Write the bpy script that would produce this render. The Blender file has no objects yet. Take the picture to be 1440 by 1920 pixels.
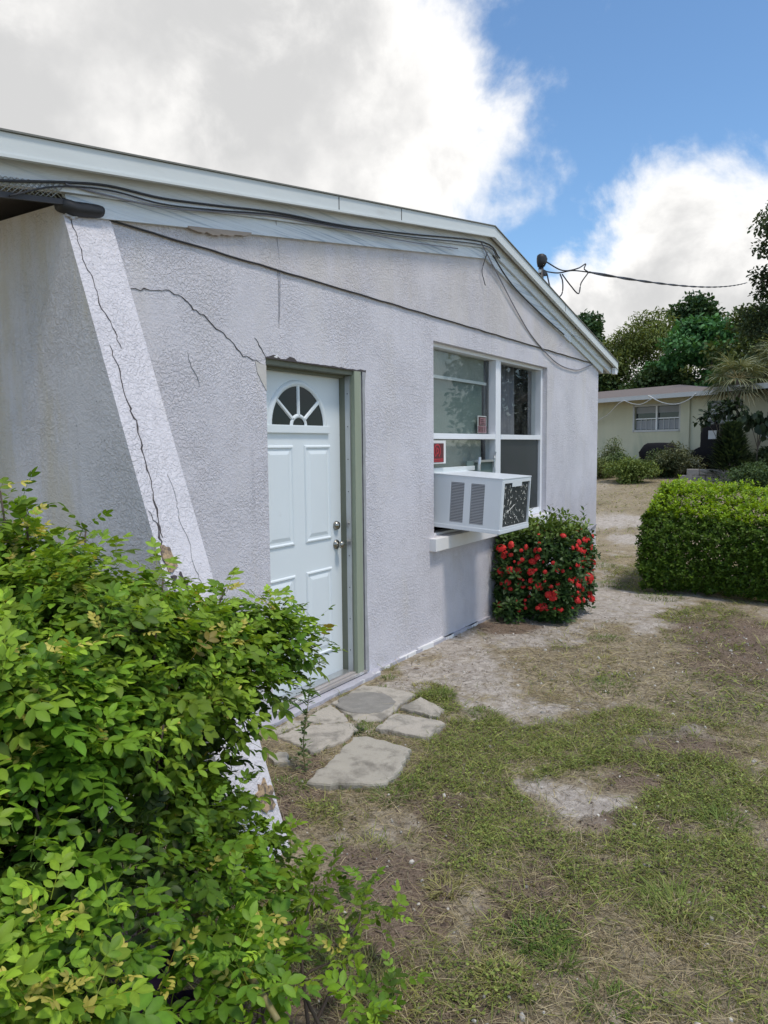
import bpy, bmesh, math, random
import numpy as np
from mathutils import Vector, Matrix
RAD = math.radians
rng = np.random.default_rng(7)
random.seed(7)
scene = bpy.context.scene
COL = scene.collection

# ------------------------------------------------------------------ camera, sky, sun, exposure
CAM = (0.0, -2.872, 1.609)
def cam_axes(yaw, pitch, roll):
    y, p, r = map(RAD, (yaw, pitch, roll))
    F = Vector((math.sin(y)*math.cos(p), math.cos(y)*math.cos(p), -math.sin(p)))
    Rt = Vector((math.cos(y), -math.sin(y), 0)); U = Rt.cross(F)
    return (math.cos(r)*Rt + math.sin(r)*U, -math.sin(r)*Rt + math.cos(r)*U, F)
AR, AU, AF = cam_axes(57.664, 5.03, -0.522)
cd = bpy.data.cameras.new('camera'); cam = bpy.data.objects.new('camera', cd); COL.objects.link(cam)
m = Matrix((AR, AU, -AF)).transposed().to_4x4(); m.translation = CAM
cam.matrix_world = m
cd.sensor_fit = 'VERTICAL'; cd.sensor_height = 36; cd.sensor_width = 27; cd.lens = 1400/1920*36
cd.clip_start = 0.05; cd.clip_end = 2000
scene.camera = cam

SUN_EL, SUN_AZ = 66, 190           # azimuth clockwise from +Y
wd = bpy.data.worlds.new('World'); scene.world = wd; wd.use_nodes = True
nt = wd.node_tree; nt.nodes.clear()
class NT:
    def __init__(s, t): s.t = t
    def n(s, kind, **kw):
        nd = s.t.nodes.new(kind)
        for k, v in kw.items(): setattr(nd, k, v)
        return nd
    def lk(s, a, b): s.t.links.new(a, b)
    def val(s, sock, v):
        if hasattr(v, 'is_output') or isinstance(v, bpy.types.NodeSocket): s.lk(v, sock)
        else: sock.default_value = v
    def math(s, op, a, b=None, c=None, clamp=False):
        nd = s.n('ShaderNodeMath', operation=op, use_clamp=clamp)
        s.val(nd.inputs[0], a)
        if b is not None: s.val(nd.inputs[1], b)
        if c is not None: s.val(nd.inputs[2], c)
        return nd.outputs[0]
    def vmath(s, op, a, b=None, scale=None):
        nd = s.n('ShaderNodeVectorMath', operation=op)
        s.val(nd.inputs[0], a)
        if b is not None: s.val(nd.inputs[1], b)
        if scale is not None: s.val(nd.inputs['Scale'], scale)
        return nd.outputs['Value'] if op in ('DOT_PRODUCT', 'LENGTH') else nd.outputs[0]
    def sstep(s, v, a, b, o0=0.0, o1=1.0):
        nd = s.n('ShaderNodeMapRange', interpolation_type='SMOOTHSTEP')
        s.val(nd.inputs[0], v)
        for i, x in enumerate((a, b, o0, o1)): nd.inputs[1+i].default_value = x
        return nd.outputs[0]
    def noise(s, vec, scale, detail=4, rough=0.55, dist=0.0, kind='FBM'):
        nd = s.n('ShaderNodeTexNoise', noise_type=kind)
        if vec is not None: s.lk(vec, nd.inputs['Vector'])
        nd.inputs['Scale'].default_value = scale; nd.inputs['Detail'].default_value = detail
        nd.inputs['Roughness'].default_value = rough; nd.inputs['Distortion'].default_value = dist
        return nd.outputs[0], nd.outputs[1]
    def mix(s, f, a, b, mode='MIX'):
        nd = s.n('ShaderNodeMix', data_type='RGBA', blend_type=mode)
        s.val(nd.inputs[0], f); s.val(nd.inputs[6], a); s.val(nd.inputs[7], b)
        return nd.outputs[2]
    def mapping(s, vec, scale=(1,1,1), loc=(0,0,0), rot=(0,0,0)):
        nd = s.n('ShaderNodeMapping'); s.lk(vec, nd.inputs[0])
        nd.inputs['Scale'].default_value = scale; nd.inputs['Location'].default_value = loc; nd.inputs['Rotation'].default_value = rot
        return nd.outputs[0]
w = NT(nt)
out = w.n('ShaderNodeOutputWorld'); bg = w.n('ShaderNodeBackground')
sky = w.n('ShaderNodeTexSky', sky_type='NISHITA'); sky.sun_disc = False
sky.sun_elevation = RAD(SUN_EL); sky.sun_rotation = RAD(SUN_AZ)
sky.air_density = 1.0; sky.dust_density = 0.4; sky.ozone_density = 2.5
tc = w.n('ShaderNodeTexCoord'); D = tc.outputs['Generated']
# broad cloud masses, each a direction on the dome with an angular radius (degrees) and a weight
CLOUDS = [((.523,.746,.412), 34, 1), ((.67,.613,.419), 22, 1), ((.761,.491,.423), 13, 1), ((.82,.469,.328), 10, 1), ((.79,.402,.463), 8, .8), ((.842,.43,.31), 6, .9),
          ((.963,.173,.209), 8.5, 1.45), ((.95,.263,.166), 6.5, 1.3), ((.968,.09,.220), 6, 1.3), ((.99,.08,.10), 12, .8)]
CLEAR = [((.888,.22,.403), 15, .80), ((.894,.313,.32), 6, .9), ((.93,.116,.348), 8, 1.0), ((.847,.28,.452), 9, .9), ((.899,.335,.264), 6, 1.15), ((.872,.342,.35), 5, .8), ((.909,.254,.33), 8, 1), ((.86,.0,.50), 16, .7)]
wn1, wc1 = w.noise(D, 6.0, 14, 0.60, 0.25)
wn2, _ = w.noise(D, 1.5, 5, 0.5)
wn3, wc3 = w.noise(D, 2.6, 4, 0.5)
warp = w.vmath('ADD', D, w.vmath('SCALE', w.vmath('SUBTRACT', wc1, (0.5, 0.5, 0.5)), scale=0.12))
warp = w.vmath('ADD', warp, w.vmath('SCALE', w.vmath('SUBTRACT', wc3, (0.5, 0.5, 0.5)), scale=0.06))
warpn = w.vmath('NORMALIZE', warp)
def masses(L):
    acc = None
    for d, r, wt in L:
        dt = w.vmath('DOT_PRODUCT', warpn, tuple(Vector(d).normalized()))
        v = w.sstep(dt, math.cos(RAD(r*1.55)), math.cos(RAD(r*.25)), 0, wt)
        acc = v if acc is None else w.math('MAXIMUM', acc, v)
    return acc
pos, neg = masses(CLOUDS), masses(CLEAR)
field = w.math('MULTIPLY_ADD', wn1, 2.6, -1.34)
field = w.math('ADD', field, w.math('MULTIPLY_ADD', wn2, 0.6, -0.14))
field = w.math('ADD', field, w.math('MULTIPLY', pos, 0.95))
field = w.math('SUBTRACT', field, w.math('MULTIPLY', neg, 0.85))
alpha = w.sstep(field, -0.05, 0.62)
thick = w.sstep(field, 0.35, 1.15)
sh, _ = w.noise(w.mapping(D, loc=(3.1, 0.7, 1.3)), 3.4, 7, 0.55)
shade = w.math('MULTIPLY', thick, w.sstep(sh, 0.27, 0.53))
ccol = w.mix(shade, (0.73, 0.718, 0.70, 1), (0.44, 0.44, 0.44, 1))
skyc = w.mix(1.0, sky.outputs[0], (0.78, 0.93, 1.0, 1), 'MULTIPLY')
SKYS = 0.115
bgc = w.mix(alpha, w.vmath('SCALE', skyc, scale=SKYS), ccol)
w.lk(bgc, bg.inputs[0]); bg.inputs[1].default_value = 1.0
w.lk(bg.outputs[0], out.inputs[0])

sd = bpy.data.lights.new('sun', 'SUN'); sun = bpy.data.objects.new('sun', sd); COL.objects.link(sun)
sd.energy = 1.5; sd.angle = RAD(10); sd.color = (1.0, 0.93, 0.84)
saz = RAD(SUN_AZ)
sdir = Vector((math.sin(saz)*math.cos(RAD(SUN_EL)), math.cos(saz)*math.cos(RAD(SUN_EL)), math.sin(RAD(SUN_EL))))
sun.rotation_euler = sdir.to_track_quat('Z', 'Y').to_euler(); sun.location = (0, -5, 20)

scene.render.engine = 'CYCLES'
vs = scene.view_settings; vs.view_transform = 'Standard'; vs.look = 'None'; vs.exposure = 0.66; vs.gamma = 1.0; vs.use_curve_mapping = False
scene.cycles.use_denoising = True
scene.cycles.max_bounces = 7; scene.cycles.diffuse_bounces = 4; scene.cycles.glossy_bounces = 3
scene.cycles.transparent_max_bounces = 12; scene.cycles.transmission_bounces = 4; scene.cycles.caustics_reflective = False; scene.cycles.caustics_refractive = False

# ------------------------------------------------------------------ helpers
def tag(o, label=None, cat=None, group=None, kind=None):
    if label: o['label'] = label
    if cat: o['category'] = cat
    if group: o['group'] = group
    if kind: o['kind'] = kind
    return o
def empty(name, loc=(0,0,0), rz=0):
    o = bpy.data.objects.new(name, None); COL.objects.link(o); o.location = loc; o.rotation_euler = (0,0,rz); o.empty_display_size = .1
    return o
def link(name, me, mt=None, parent=None, smooth=False):
    o = bpy.data.objects.new(name, me); COL.objects.link(o)
    if mt is not None and not me.materials: me.materials.append(mt)
    if parent is not None: o.parent = parent
    if smooth:
        me.polygons.foreach_set('use_smooth', [True]*len(me.polygons))
    return o
def bmobj(name, bm, mt=None, parent=None, smooth=False, bevel=0):
    if bevel:
        bmesh.ops.bevel(bm, geom=[e for e in bm.edges], offset=bevel, segments=2, profile=0.7, affect='EDGES', clamp_overlap=True)
    bmesh.ops.recalc_face_normals(bm, faces=bm.faces)
    me = bpy.data.meshes.new(name); bm.to_mesh(me); bm.free()
    return link(name, me, mt, parent, smooth)
def box(bm, x0, x1, y0, y1, z0, z1, M=None):
    vs = [bm.verts.new(Vector(p) if M is None else M @ Vector(p)) for p in
          ((x0,y0,z0),(x1,y0,z0),(x1,y1,z0),(x0,y1,z0),(x0,y0,z1),(x1,y0,z1),(x1,y1,z1),(x0,y1,z1))]
    for f in ((0,3,2,1),(4,5,6,7),(0,1,5,4),(1,2,6,5),(2,3,7,6),(3,0,4,7)): bm.faces.new([vs[i] for i in f])
def boxo(name, ext, mt, parent=None, bevel=0, M=None):
    bm = bmesh.new(); box(bm, *ext, M=M); return bmobj(name, bm, mt, parent, bevel=bevel)
def prism(bm, pts, d):
    """closed polygon pts (3D) extruded by vector d"""
    a = [bm.verts.new(Vector(p)) for p in pts]; b = [bm.verts.new(Vector(p)+Vector(d)) for p in pts]
    n = len(pts); bm.faces.new(a); bm.faces.new(b[::-1])
    for i in range(n): bm.faces.new((a[i], b[i], b[(i+1)%n], a[(i+1)%n]))
def tube(bm, pts, r, seg=6, taper=None):
    pts = [Vector(p) for p in pts]; rings = []; n = len(pts); up = None
    for i, p in enumerate(pts):
        t = (pts[min(i+1,n-1)] - pts[max(i-1,0)]).normalized()
        a = t.cross(Vector((0,0,1)) if abs(t.z) < .93 else Vector((1,0,0))).normalized(); b = a.cross(t)
        rr = r if taper is None else r + (taper - r)*i/(n-1)
        rings.append([bm.verts.new(p + rr*(math.cos(2*math.pi*k/seg)*a + math.sin(2*math.pi*k/seg)*b)) for k in range(seg)])
    for i in range(n-1):
        for k in range(seg): bm.faces.new((rings[i][k], rings[i][(k+1)%seg], rings[i+1][(k+1)%seg], rings[i+1][k]))
    bm.faces.new(rings[0][::-1]); bm.faces.new(rings[-1])
def smoothpts(pts, n=6):
    """Catmull-Rom through pts"""
    P = [Vector(p) for p in pts]; P = [P[0]*2-P[1]] + P + [P[-1]*2-P[-2]]; o = []
    for i in range(1, len(P)-2):
        for k in range(n):
            t = k/n; a,b,c,d = P[i-1],P[i],P[i+1],P[i+2]
            o.append(.5*((2*b)+(-a+c)*t+(2*a-5*b+4*c-d)*t*t+(-a+3*b-3*c+d)*t*t*t))
    o.append(P[-2]); return o
def loft(bm, rings, cap=True):
    R = [[bm.verts.new(Vector(p)) for p in r] for r in rings]; n = len(R[0])
    for i in range(len(R)-1):
        for k in range(n): bm.faces.new((R[i][k], R[i][(k+1)%n], R[i+1][(k+1)%n], R[i+1][k]))
    if cap: bm.faces.new(R[0][::-1]); bm.faces.new(R[-1])
def npmesh(name, V, F, col=None, smooth=False):
    """V (n,3); F list of (m,k) int arrays; col (n,3)"""
    me = bpy.data.meshes.new(name); V = np.asarray(V, np.float32)
    me.vertices.add(len(V)); me.vertices.foreach_set('co', V.ravel())
    tot = sum(f.size for f in F); me.loops.add(tot)
    me.loops.foreach_set('vertex_index', np.concatenate([f.ravel() for f in F]).astype(np.int32))
    cnt = np.concatenate([np.full(len(f), f.shape[1]) for f in F]); st = np.concatenate([[0], np.cumsum(cnt)[:-1]])
    me.polygons.add(len(cnt)); me.polygons.foreach_set('loop_start', st.astype(np.int32))
    me.polygons.foreach_set('loop_total', cnt.astype(np.int32))
    if smooth: me.polygons.foreach_set('use_smooth', np.ones(len(cnt), bool))
    me.update(calc_edges=True)
    if col is not None:
        a = me.attributes.new('col', 'FLOAT_COLOR', 'POINT')
        a.data.foreach_set('color', np.concatenate([np.asarray(col, np.float32), np.ones((len(V),1), np.float32)], 1).ravel())
    me.validate(); return me
def instance(tv, tf, pos, rot, scale, col=None, tcol=None):
    """many copies of a template into one vertex soup"""
    m, n = len(pos), len(tv)
    sc = np.asarray(scale, float).reshape(m, -1)
    V = np.einsum('mij,mnj->mni', rot, tv[None]*sc[:, None, :]) + pos[:, None]
    F = [(np.arange(m)[:, None, None]*n + f[None]).reshape(-1, f.shape[1]) for f in tf]
    C = None
    if col is not None:
        C = np.repeat(col[:, None], n, 1)
        if tcol is not None: C = C*tcol[None]
        C = C.reshape(-1, 3)
    return V.reshape(-1, 3), F, C
def frames(dirs, ups):
    """rotation matrices with local y = dirs, local z close to ups"""
    y = dirs/np.linalg.norm(dirs, axis=1, keepdims=True)
    x = np.cross(y, ups); x /= np.linalg.norm(x, axis=1, keepdims=True)+1e-9
    z = np.cross(x, y); return np.stack([x, y, z], 2)
class Soup:
    def __init__(s): s.V=[]; s.F={}; s.C=[]; s.n=0
    def add(s, V, F, C):
        for f in F: s.F.setdefault(f.shape[1], []).append(f + s.n)
        s.V.append(V); s.C.append(C); s.n += len(V)
    def obj(s, name, mt, parent=None, smooth=False):
        me = npmesh(name, np.concatenate(s.V), [np.concatenate(f) for f in s.F.values()], np.concatenate(s.C), smooth)
        return link(name, me, mt, parent)
def rnd_unit(n): v = rng.normal(size=(n,3)); return v/np.linalg.norm(v, axis=1, keepdims=True)
def vnoise(x, y, seed=0):
    xi = np.floor(x).astype(np.int64); yi = np.floor(y).astype(np.int64); fx = x-xi; fy = y-yi
    fx = fx*fx*(3-2*fx); fy = fy*fy*(3-2*fy)
    def h(a, b):
        k = (a*374761393 + b*668265263 + seed*1274126177) & 0xffffffff
        k = ((k ^ (k >> 13))*1274126177) & 0xffffffff
        return ((k ^ (k >> 16)) & 0xffff)/65535.0
    return (h(xi,yi)*(1-fx)+h(xi+1,yi)*fx)*(1-fy)+(h(xi,yi+1)*(1-fx)+h(xi+1,yi+1)*fx)*fy
def fbm(x, y, sc, oct=4, seed=0):
    s = 0; a = .5; t = 0
    for o in range(oct): s = s + a*vnoise(x*sc*2**o, y*sc*2**o, seed+o*17); t += a; a *= .5
    return s/t

# ------------------------------------------------------------------ materials
def material(name):
    mt = bpy.data.materials.new(name); mt.use_nodes = True; t = NT(mt.node_tree)
    bs = mt.node_tree.nodes['Principled BSDF']; return mt, t, bs
def simple(name, col, rough=.6, var=.12, vscale=6, bump=0, bscale=60, metal=0, spec=.5, stretch=(1,1,1), col2=None, c2lo=.5, c2hi=.7, c2scale=3, bdist=.004, coat=0):
    mt, t, bs = material(name)
    tc = t.n('ShaderNodeTexCoord'); P = t.mapping(tc.outputs['Object'], scale=stretch)
    n1, _ = t.noise(P, vscale, 6, .6)
    k = t.math('MULTIPLY_ADD', n1, 2*var, 1-var)
    c = t.vmath('SCALE', (*col, ), scale=k)
    if col2:
        n2, _ = t.noise(P, c2scale, 8, .65, .3)
        c = t.mix(t.sstep(n2, c2lo, c2hi), c, (*col2, 1))
    t.lk(c, bs.inputs['Base Color'])
    bs.inputs['Roughness'].default_value = rough; bs.inputs['Metallic'].default_value = metal; bs.inputs['Specular IOR Level'].default_value = spec
    if coat: bs.inputs['Coat Weight'].default_value = coat
    if bump:
        n3, _ = t.noise(P, bscale, 5, .6); b = t.n('ShaderNodeBump'); b.inputs['Strength'].default_value = bump; b.inputs['Distance'].default_value = bdist
        t.lk(n3, b.inputs['Height']); t.lk(b.outputs[0], bs.inputs['Normal'])
    return mt
def stucco(name, col, stain=(.36,.34,.30), s_amt=.3, scale=1.0, lo=.50, hi=.72):
    mt, t, bs = material(name)
    tc = t.n('ShaderNodeTexCoord'); P = tc.outputs['Object']
    _, wc = t.noise(P, 13*scale, 3, .6)
    PW = t.vmath('ADD', P, t.vmath('SCALE', t.vmath('SUBTRACT', wc, (.5,.5,.5)), scale=.045/scale))
    r1, _ = t.noise(PW, 66*scale, 3, .6, .5)
    plate = t.sstep(r1, .38, .64)
    r2, _ = t.noise(P, 210*scale, 3, .6)
    r4, _ = t.noise(PW, 130*scale, 3, .65, .8)
    am, _ = t.noise(t.mapping(P, loc=(4,1,2)), 2.3, 4, .6)
    amp = t.sstep(am, .30, .68, .25, 1.25)
    h = t.math('ADD', t.math('MULTIPLY', t.math('MULTIPLY', plate, .8), amp), t.math('ADD', t.math('MULTIPLY', r2, .38), t.math('MULTIPLY', r4, .6)))
    b = t.n('ShaderNodeBump'); b.inputs['Strength'].default_value = 1.0; b.inputs['Distance'].default_value = .0038
    t.lk(h, b.inputs['Height']); t.lk(b.outputs[0], bs.inputs['Normal'])
    big, _ = t.noise(P, .9, 6, .6)
    st, _ = t.noise(t.mapping(P, scale=(3.2, 3.2, .55), loc=(1.7,.3,2)), 1.2, 7, .62)
    fine, _ = t.noise(P, 9, 5, .65)
    k = t.math('MULTIPLY_ADD', big, .30, .76); k = t.math('ADD', k, t.math('MULTIPLY_ADD', fine, .22, -.09))
    rs, _ = t.noise(t.mapping(P, scale=(9, 9, .35)), 1.6, 6, .6)
    k = t.math('SUBTRACT', k, t.sstep(rs, .56, .78, 0, .13))
    sp_, _ = t.noise(P, 55, 2, .5)
    k = t.math('SUBTRACT', k, t.sstep(sp_, .70, .76, 0, .35))
    c = t.vmath('SCALE', tuple(col), scale=k)
    c = t.mix(t.math('MULTIPLY', t.sstep(st, lo, hi), s_amt), c, (*stain, 1))
    t.lk(c, bs.inputs['Base Color']); bs.inputs['Roughness'].default_value = .85; bs.inputs['Specular IOR Level'].default_value = .25
    return mt
def leafmat(name, trans=.30, rough=.42, spec=.5, var=.25, objrnd=False):
    mt, t, bs = material(name)
    at = t.n('ShaderNodeAttribute', attribute_name='col'); tc = t.n('ShaderNodeTexCoord')
    n1, _ = t.noise(tc.outputs['Object'], 9, 3, .6)
    k = t.math('MULTIPLY_ADD', n1, 2*var, 1-var)
    if objrnd:
        oi = t.n('ShaderNodeObjectInfo'); k = t.math('MULTIPLY', k, t.math('MULTIPLY_ADD', oi.outputs['Random'], .5, .75))
    c = t.vmath('SCALE', at.outputs['Color'], scale=k)
    t.lk(c, bs.inputs['Base Color']); bs.inputs['Roughness'].default_value = rough; bs.inputs['Specular IOR Level'].default_value = spec
    if trans:
        tr = t.n('ShaderNodeBsdfTranslucent'); t.lk(t.mix(1.0, c, (1.25, 1.15, .55, 1), 'MULTIPLY'), tr.inputs[0])
        mx = t.n('ShaderNodeMixShader'); mx.inputs[0].default_value = trans
        o = mt.node_tree.nodes['Material Output']; t.lk(bs.outputs[0], mx.inputs[1]); t.lk(tr.outputs[0], mx.inputs[2]); t.lk(mx.outputs[0], o.inputs[0])
    return mt
def glassmat(name, tint=(.9,.93,.92), rough=.02, dirt=.12, dirtcol=(.45,.48,.45)):
    mt, t, bs = material(name); mt.node_tree.nodes.remove(bs)
    o = mt.node_tree.nodes['Material Output']
    lw = t.n('ShaderNodeLayerWeight'); fz = t.math('MULTIPLY_ADD', t.math('POWER', lw.outputs['Facing'], 4.5), .9, .04)
    tr = t.n('ShaderNodeBsdfTransparent'); tr.inputs[0].default_value = (*tint, 1)
    gl = t.n('ShaderNodeBsdfGlossy'); gl.inputs['Roughness'].default_value = rough; gl.inputs[0].default_value = (.75,.78,.78,1)
    mx = t.n('ShaderNodeMixShader'); t.lk(fz, mx.inputs[0]); t.lk(tr.outputs[0], mx.inputs[1]); t.lk(gl.outputs[0], mx.inputs[2])
    df = t.n('ShaderNodeBsdfDiffuse'); df.inputs[0].default_value = (*dirtcol, 1)
    tc = t.n('ShaderNodeTexCoord'); n1, _ = t.noise(tc.outputs['Object'], 6, 8, .7)
    m2 = t.n('ShaderNodeMixShader'); t.lk(t.math('MULTIPLY', t.sstep(n1, .3, .8), dirt), m2.inputs[0]); t.lk(mx.outputs[0], m2.inputs[1]); t.lk(df.outputs[0], m2.inputs[2])
    t.lk(m2.outputs[0], o.inputs[0]); return mt

M = {}
M['stucco'] = stucco('lavender_stucco', (.695,.67,.705), (.65,.615,.59), .5)
M['stucco_gable'] = stucco('gable_stucco', (.69,.655,.675), (.635,.59,.555), .6, 1.15, .40, .62)
M['stucco_edge'] = stucco('wing_edge_stucco', (.74,.71,.74), (.70,.65,.58), .45)
M['stucco_side'] = stucco('side_stucco', (.67,.64,.63), (.58,.525,.43), .85, 1.0, .44, .60)
M['fascia'] = simple('white_metal_fascia', (.64,.67,.655), .5, .10, 3, .05, 8, col2=(.52,.53,.50), c2lo=.55, c2hi=.8, c2scale=2, stretch=(.5,1,4))
M['frieze'] = simple('weathered_blue_grey_paint', (.69,.725,.75), .7, .18, 8, .5, 30, stretch=(.14,1,5), col2=(.47,.53,.58), c2lo=.50, c2hi=.72, c2scale=9)
M['frieze_low'] = simple('peeling_blue_grey_paint', (.70,.745,.78), .75, .22, 9, .6, 30, stretch=(.14,1,6), col2=(.38,.45,.52), c2lo=.47, c2hi=.66, c2scale=12)
M['shingle'] = simple('roof_shingle', (.19,.19,.17), .9, .3, 20, .4, 80)
M['soffit'] = simple('old_soffit_wood', (.30,.28,.26), .8, .3, 5, .3, 30)
M['black'] = simple('black_rubber', (.018,.018,.02), .55, .3, 9, .3, 40)
M['cable'] = simple('dark_cable', (.035,.035,.04), .6, .3, 5)
M['cable_grey'] = simple('painted_cable', (.22,.215,.24), .7, .2, 5)
M['paint_wire'] = simple('painted_over_wire', (.36,.35,.38), .8, .2, 5)
M['rope'] = simple('pale_cord', (.62,.62,.60), .7, .2, 5)
M['crack'] = simple('crack_shadow', (.075,.065,.065), .95, .3, 30)
M['crack_brown'] = simple('exposed_substrate', (.42,.30,.18), .9, .5, 40, .8, 60, col2=(.14,.11,.09), c2lo=.44, c2hi=.58, c2scale=38)
M['bare_wood'] = simple('bare_split_wood', (.36,.30,.25), .85, .35, 12, .5, 40, stretch=(.3,1,4), col2=(.40,.16,.10), c2lo=.6, c2hi=.7, c2scale=8)
M['door'] = simple('white_door_paint', (.735,.785,.80), .45, .05, 2, .05, 5, col2=(.60,.62,.61), c2lo=.58, c2hi=.85, c2scale=4)
M['door_trim'] = simple('white_plastic_trim', (.74,.79,.80), .38, .05, 4)
M['dark_glass'] = simple('dark_glass', (.010,.012,.014), .07, .2, 3, .06, 3, spec=.22)
M['green'] = simple('sage_green_wood', (.30,.335,.245), .6, .16, 5, .25, 40, stretch=(4,4,.5), col2=(.20,.22,.16), c2lo=.58, c2hi=.75, c2scale=4)
M['green_dark'] = simple('weathered_green_wood', (.17,.18,.135), .75, .25, 6, .3, 40, stretch=(4,4,.5))
M['alu'] = simple('dull_aluminium', (.55,.56,.56), .35, .15, 10, .1, 40, metal=.8)
M['nickel'] = simple('worn_nickel', (.34,.32,.28), .28, .2, 12, metal=1.0)
M['gap'] = simple('dark_weatherstrip', (.03,.03,.032), .8, .2, 8)
M['sill_wood'] = simple('worn_threshold', (.36,.33,.31), .7, .3, 14, .4, 50, stretch=(.4,3,1), col2=(.62,.62,.61), c2lo=.52, c2hi=.6, c2scale=9)
M['caulk'] = simple('grey_caulk', (.34,.34,.35), .9, .35, 12, .6, 60)
M['white'] = simple('white_window_vinyl', (.80,.81,.83), .4, .06, 5)
M['white_rough'] = simple('white_painted_sill', (.78,.77,.76), .55, .10, 7, .3, 40, col2=(.50,.46,.40), c2lo=.66, c2hi=.85, c2scale=6)
M['plaster'] = simple('bare_pale_plaster', (.56,.53,.49), .9, .15, 12, .5, 60)
M['glass'] = glassmat('window_glass', dirt=.10)
M['screen'] = glassmat('insect_screen', tint=(.30,.31,.33), dirt=.45, dirtcol=(.10,.10,.108), rough=.5)
M['shade_green'] = simple('green_window_film', (.125,.175,.16), .7, .16, 3, .15, 20)
M['shade_pale'] = simple('pale_dirty_sheet', (.27,.295,.26), .75, .2, 5, .3, 25, col2=(.18,.205,.18), c2lo=.5, c2hi=.75, c2scale=6)
M['curtain'] = simple('grey_curtain', (.20,.195,.215), .9, .12, 4, .1, 20)
M['interior'] = simple('dark_interior', (.016,.016,.018), .9, .2, 2)  # near-black: the unlit room's darkness is put into this colour
M['ac'] = simple('white_ac_enamel', (.74,.775,.80), .35, .05, 4, col2=(.62,.64,.64), c2lo=.66, c2hi=.8, c2scale=6)
M['ac_louvre'] = simple('grey_louvre', (.42,.43,.45), .5, .1, 6)
M['ac_dark'] = simple('shaded_steel', (.10,.105,.11), .6, .15, 8)
M['ac_coil'] = simple('dirty_condenser_fins', (.07,.075,.07), .7, .3, 20, .6, 60, col2=(.40,.40,.36), c2lo=.60, c2hi=.68, c2scale=26, metal=.2)
M['ac_debris'] = simple('pale_lint', (.62,.62,.56), .9, .2, 30)
M['sign_white'] = simple('sign_white', (.72,.70,.68), .5, .08, 9)
M['sign_red'] = simple('sign_red', (.42,.02,.035), .4, .15, 12)
M['sign_dark'] = simple('sign_dark_red', (.10,.012,.018), .4, .15, 12)
M['sign_pink'] = simple('sign_faded_pink', (.36,.17,.19), .5, .2, 14)
M['concrete'] = simple('concrete', (.40,.365,.30), .92, .22, 4, .7, 90, col2=(.20,.18,.145), c2lo=.45, c2hi=.7, c2scale=7, bdist=.006)
M['concrete_tan'] = simple('tan_flagstone', (.44,.395,.33), .92, .25, 6, .9, 70, col2=(.23,.21,.175), c2lo=.44, c2hi=.66, c2scale=6, bdist=.006)
M['concrete_grey'] = simple('grey_round_stone', (.24,.225,.20), .92, .35, 14, 1.0, 90, col2=(.36,.34,.29), c2lo=.5, c2hi=.75, c2scale=9, bdist=.004)
M['plinth'] = simple('lavender_plinth', (.44,.43,.47), .85, .2, 6, .7, 60, col2=(.66,.66,.66), c2lo=.60, c2hi=.66, c2scale=10, bdist=.006)
M['leaf'] = leafmat('shrub_leaf', .34, .50, .28)
M['leaf_obj'] = leafmat('shrub_leaf_single', .34, .50, .28, objrnd=True)
M['leaf_dark'] = leafmat('glossy_dark_leaf', .18, .48, .3)
M['leaf_tree'] = leafmat('tree_leaf', .22, .6, .3)
M['grass'] = leafmat('grass_blade', .25, .6, .25, var=.15)
M['petal'] = leafmat('red_petal', .25, .5, .3, var=.2)
M['litter'] = leafmat('dead_leaf', 0, .9, .1, var=.3)
M['stem'] = simple('brown_stem', (.085,.06,.045), .8, .3, 20, .4, 60)
M['stem_green'] = simple('olive_cane', (.24,.20,.085), .6, .25, 20)
M['bark'] = simple('grey_bark', (.14,.115,.09), .9, .35, 8, .8, 20, bdist=.02, stretch=(1,1,.3))
M['yellow_wall'] = simple('pale_yellow_masonry', (.58,.565,.42), .9, .14, 1.2, .3, 12, col2=(.44,.46,.34), c2lo=.48, c2hi=.7, c2scale=.8, stretch=(1,1,.5))
M['brown_roof'] = simple('brown_shingle', (.155,.128,.115), .95, .2, 5, .5, 18, stretch=(1,2,1))
M['grey_trim'] = simple('grey_white_trim', (.52,.53,.53), .6, .1, 3)
M['far_blind'] = simple('far_blind', (.30,.31,.33), .7, .15, 4)
M['far_glass'] = simple('far_window_dark', (.03,.033,.036), .1, .2, 3)
M['bbq'] = simple('black_grill_cover', (.010,.010,.013), .8, .3, 4, .4, 8, bdist=.02, spec=.2)
M['label'] = simple('pale_label', (.55,.57,.60), .6, .1, 9)
M['block'] = simple('weathered_block', (.34,.31,.28), .95, .22, 5, .6, 30, col2=(.22,.20,.18), c2lo=.5, c2hi=.7, c2scale=4, bdist=.01)

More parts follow.
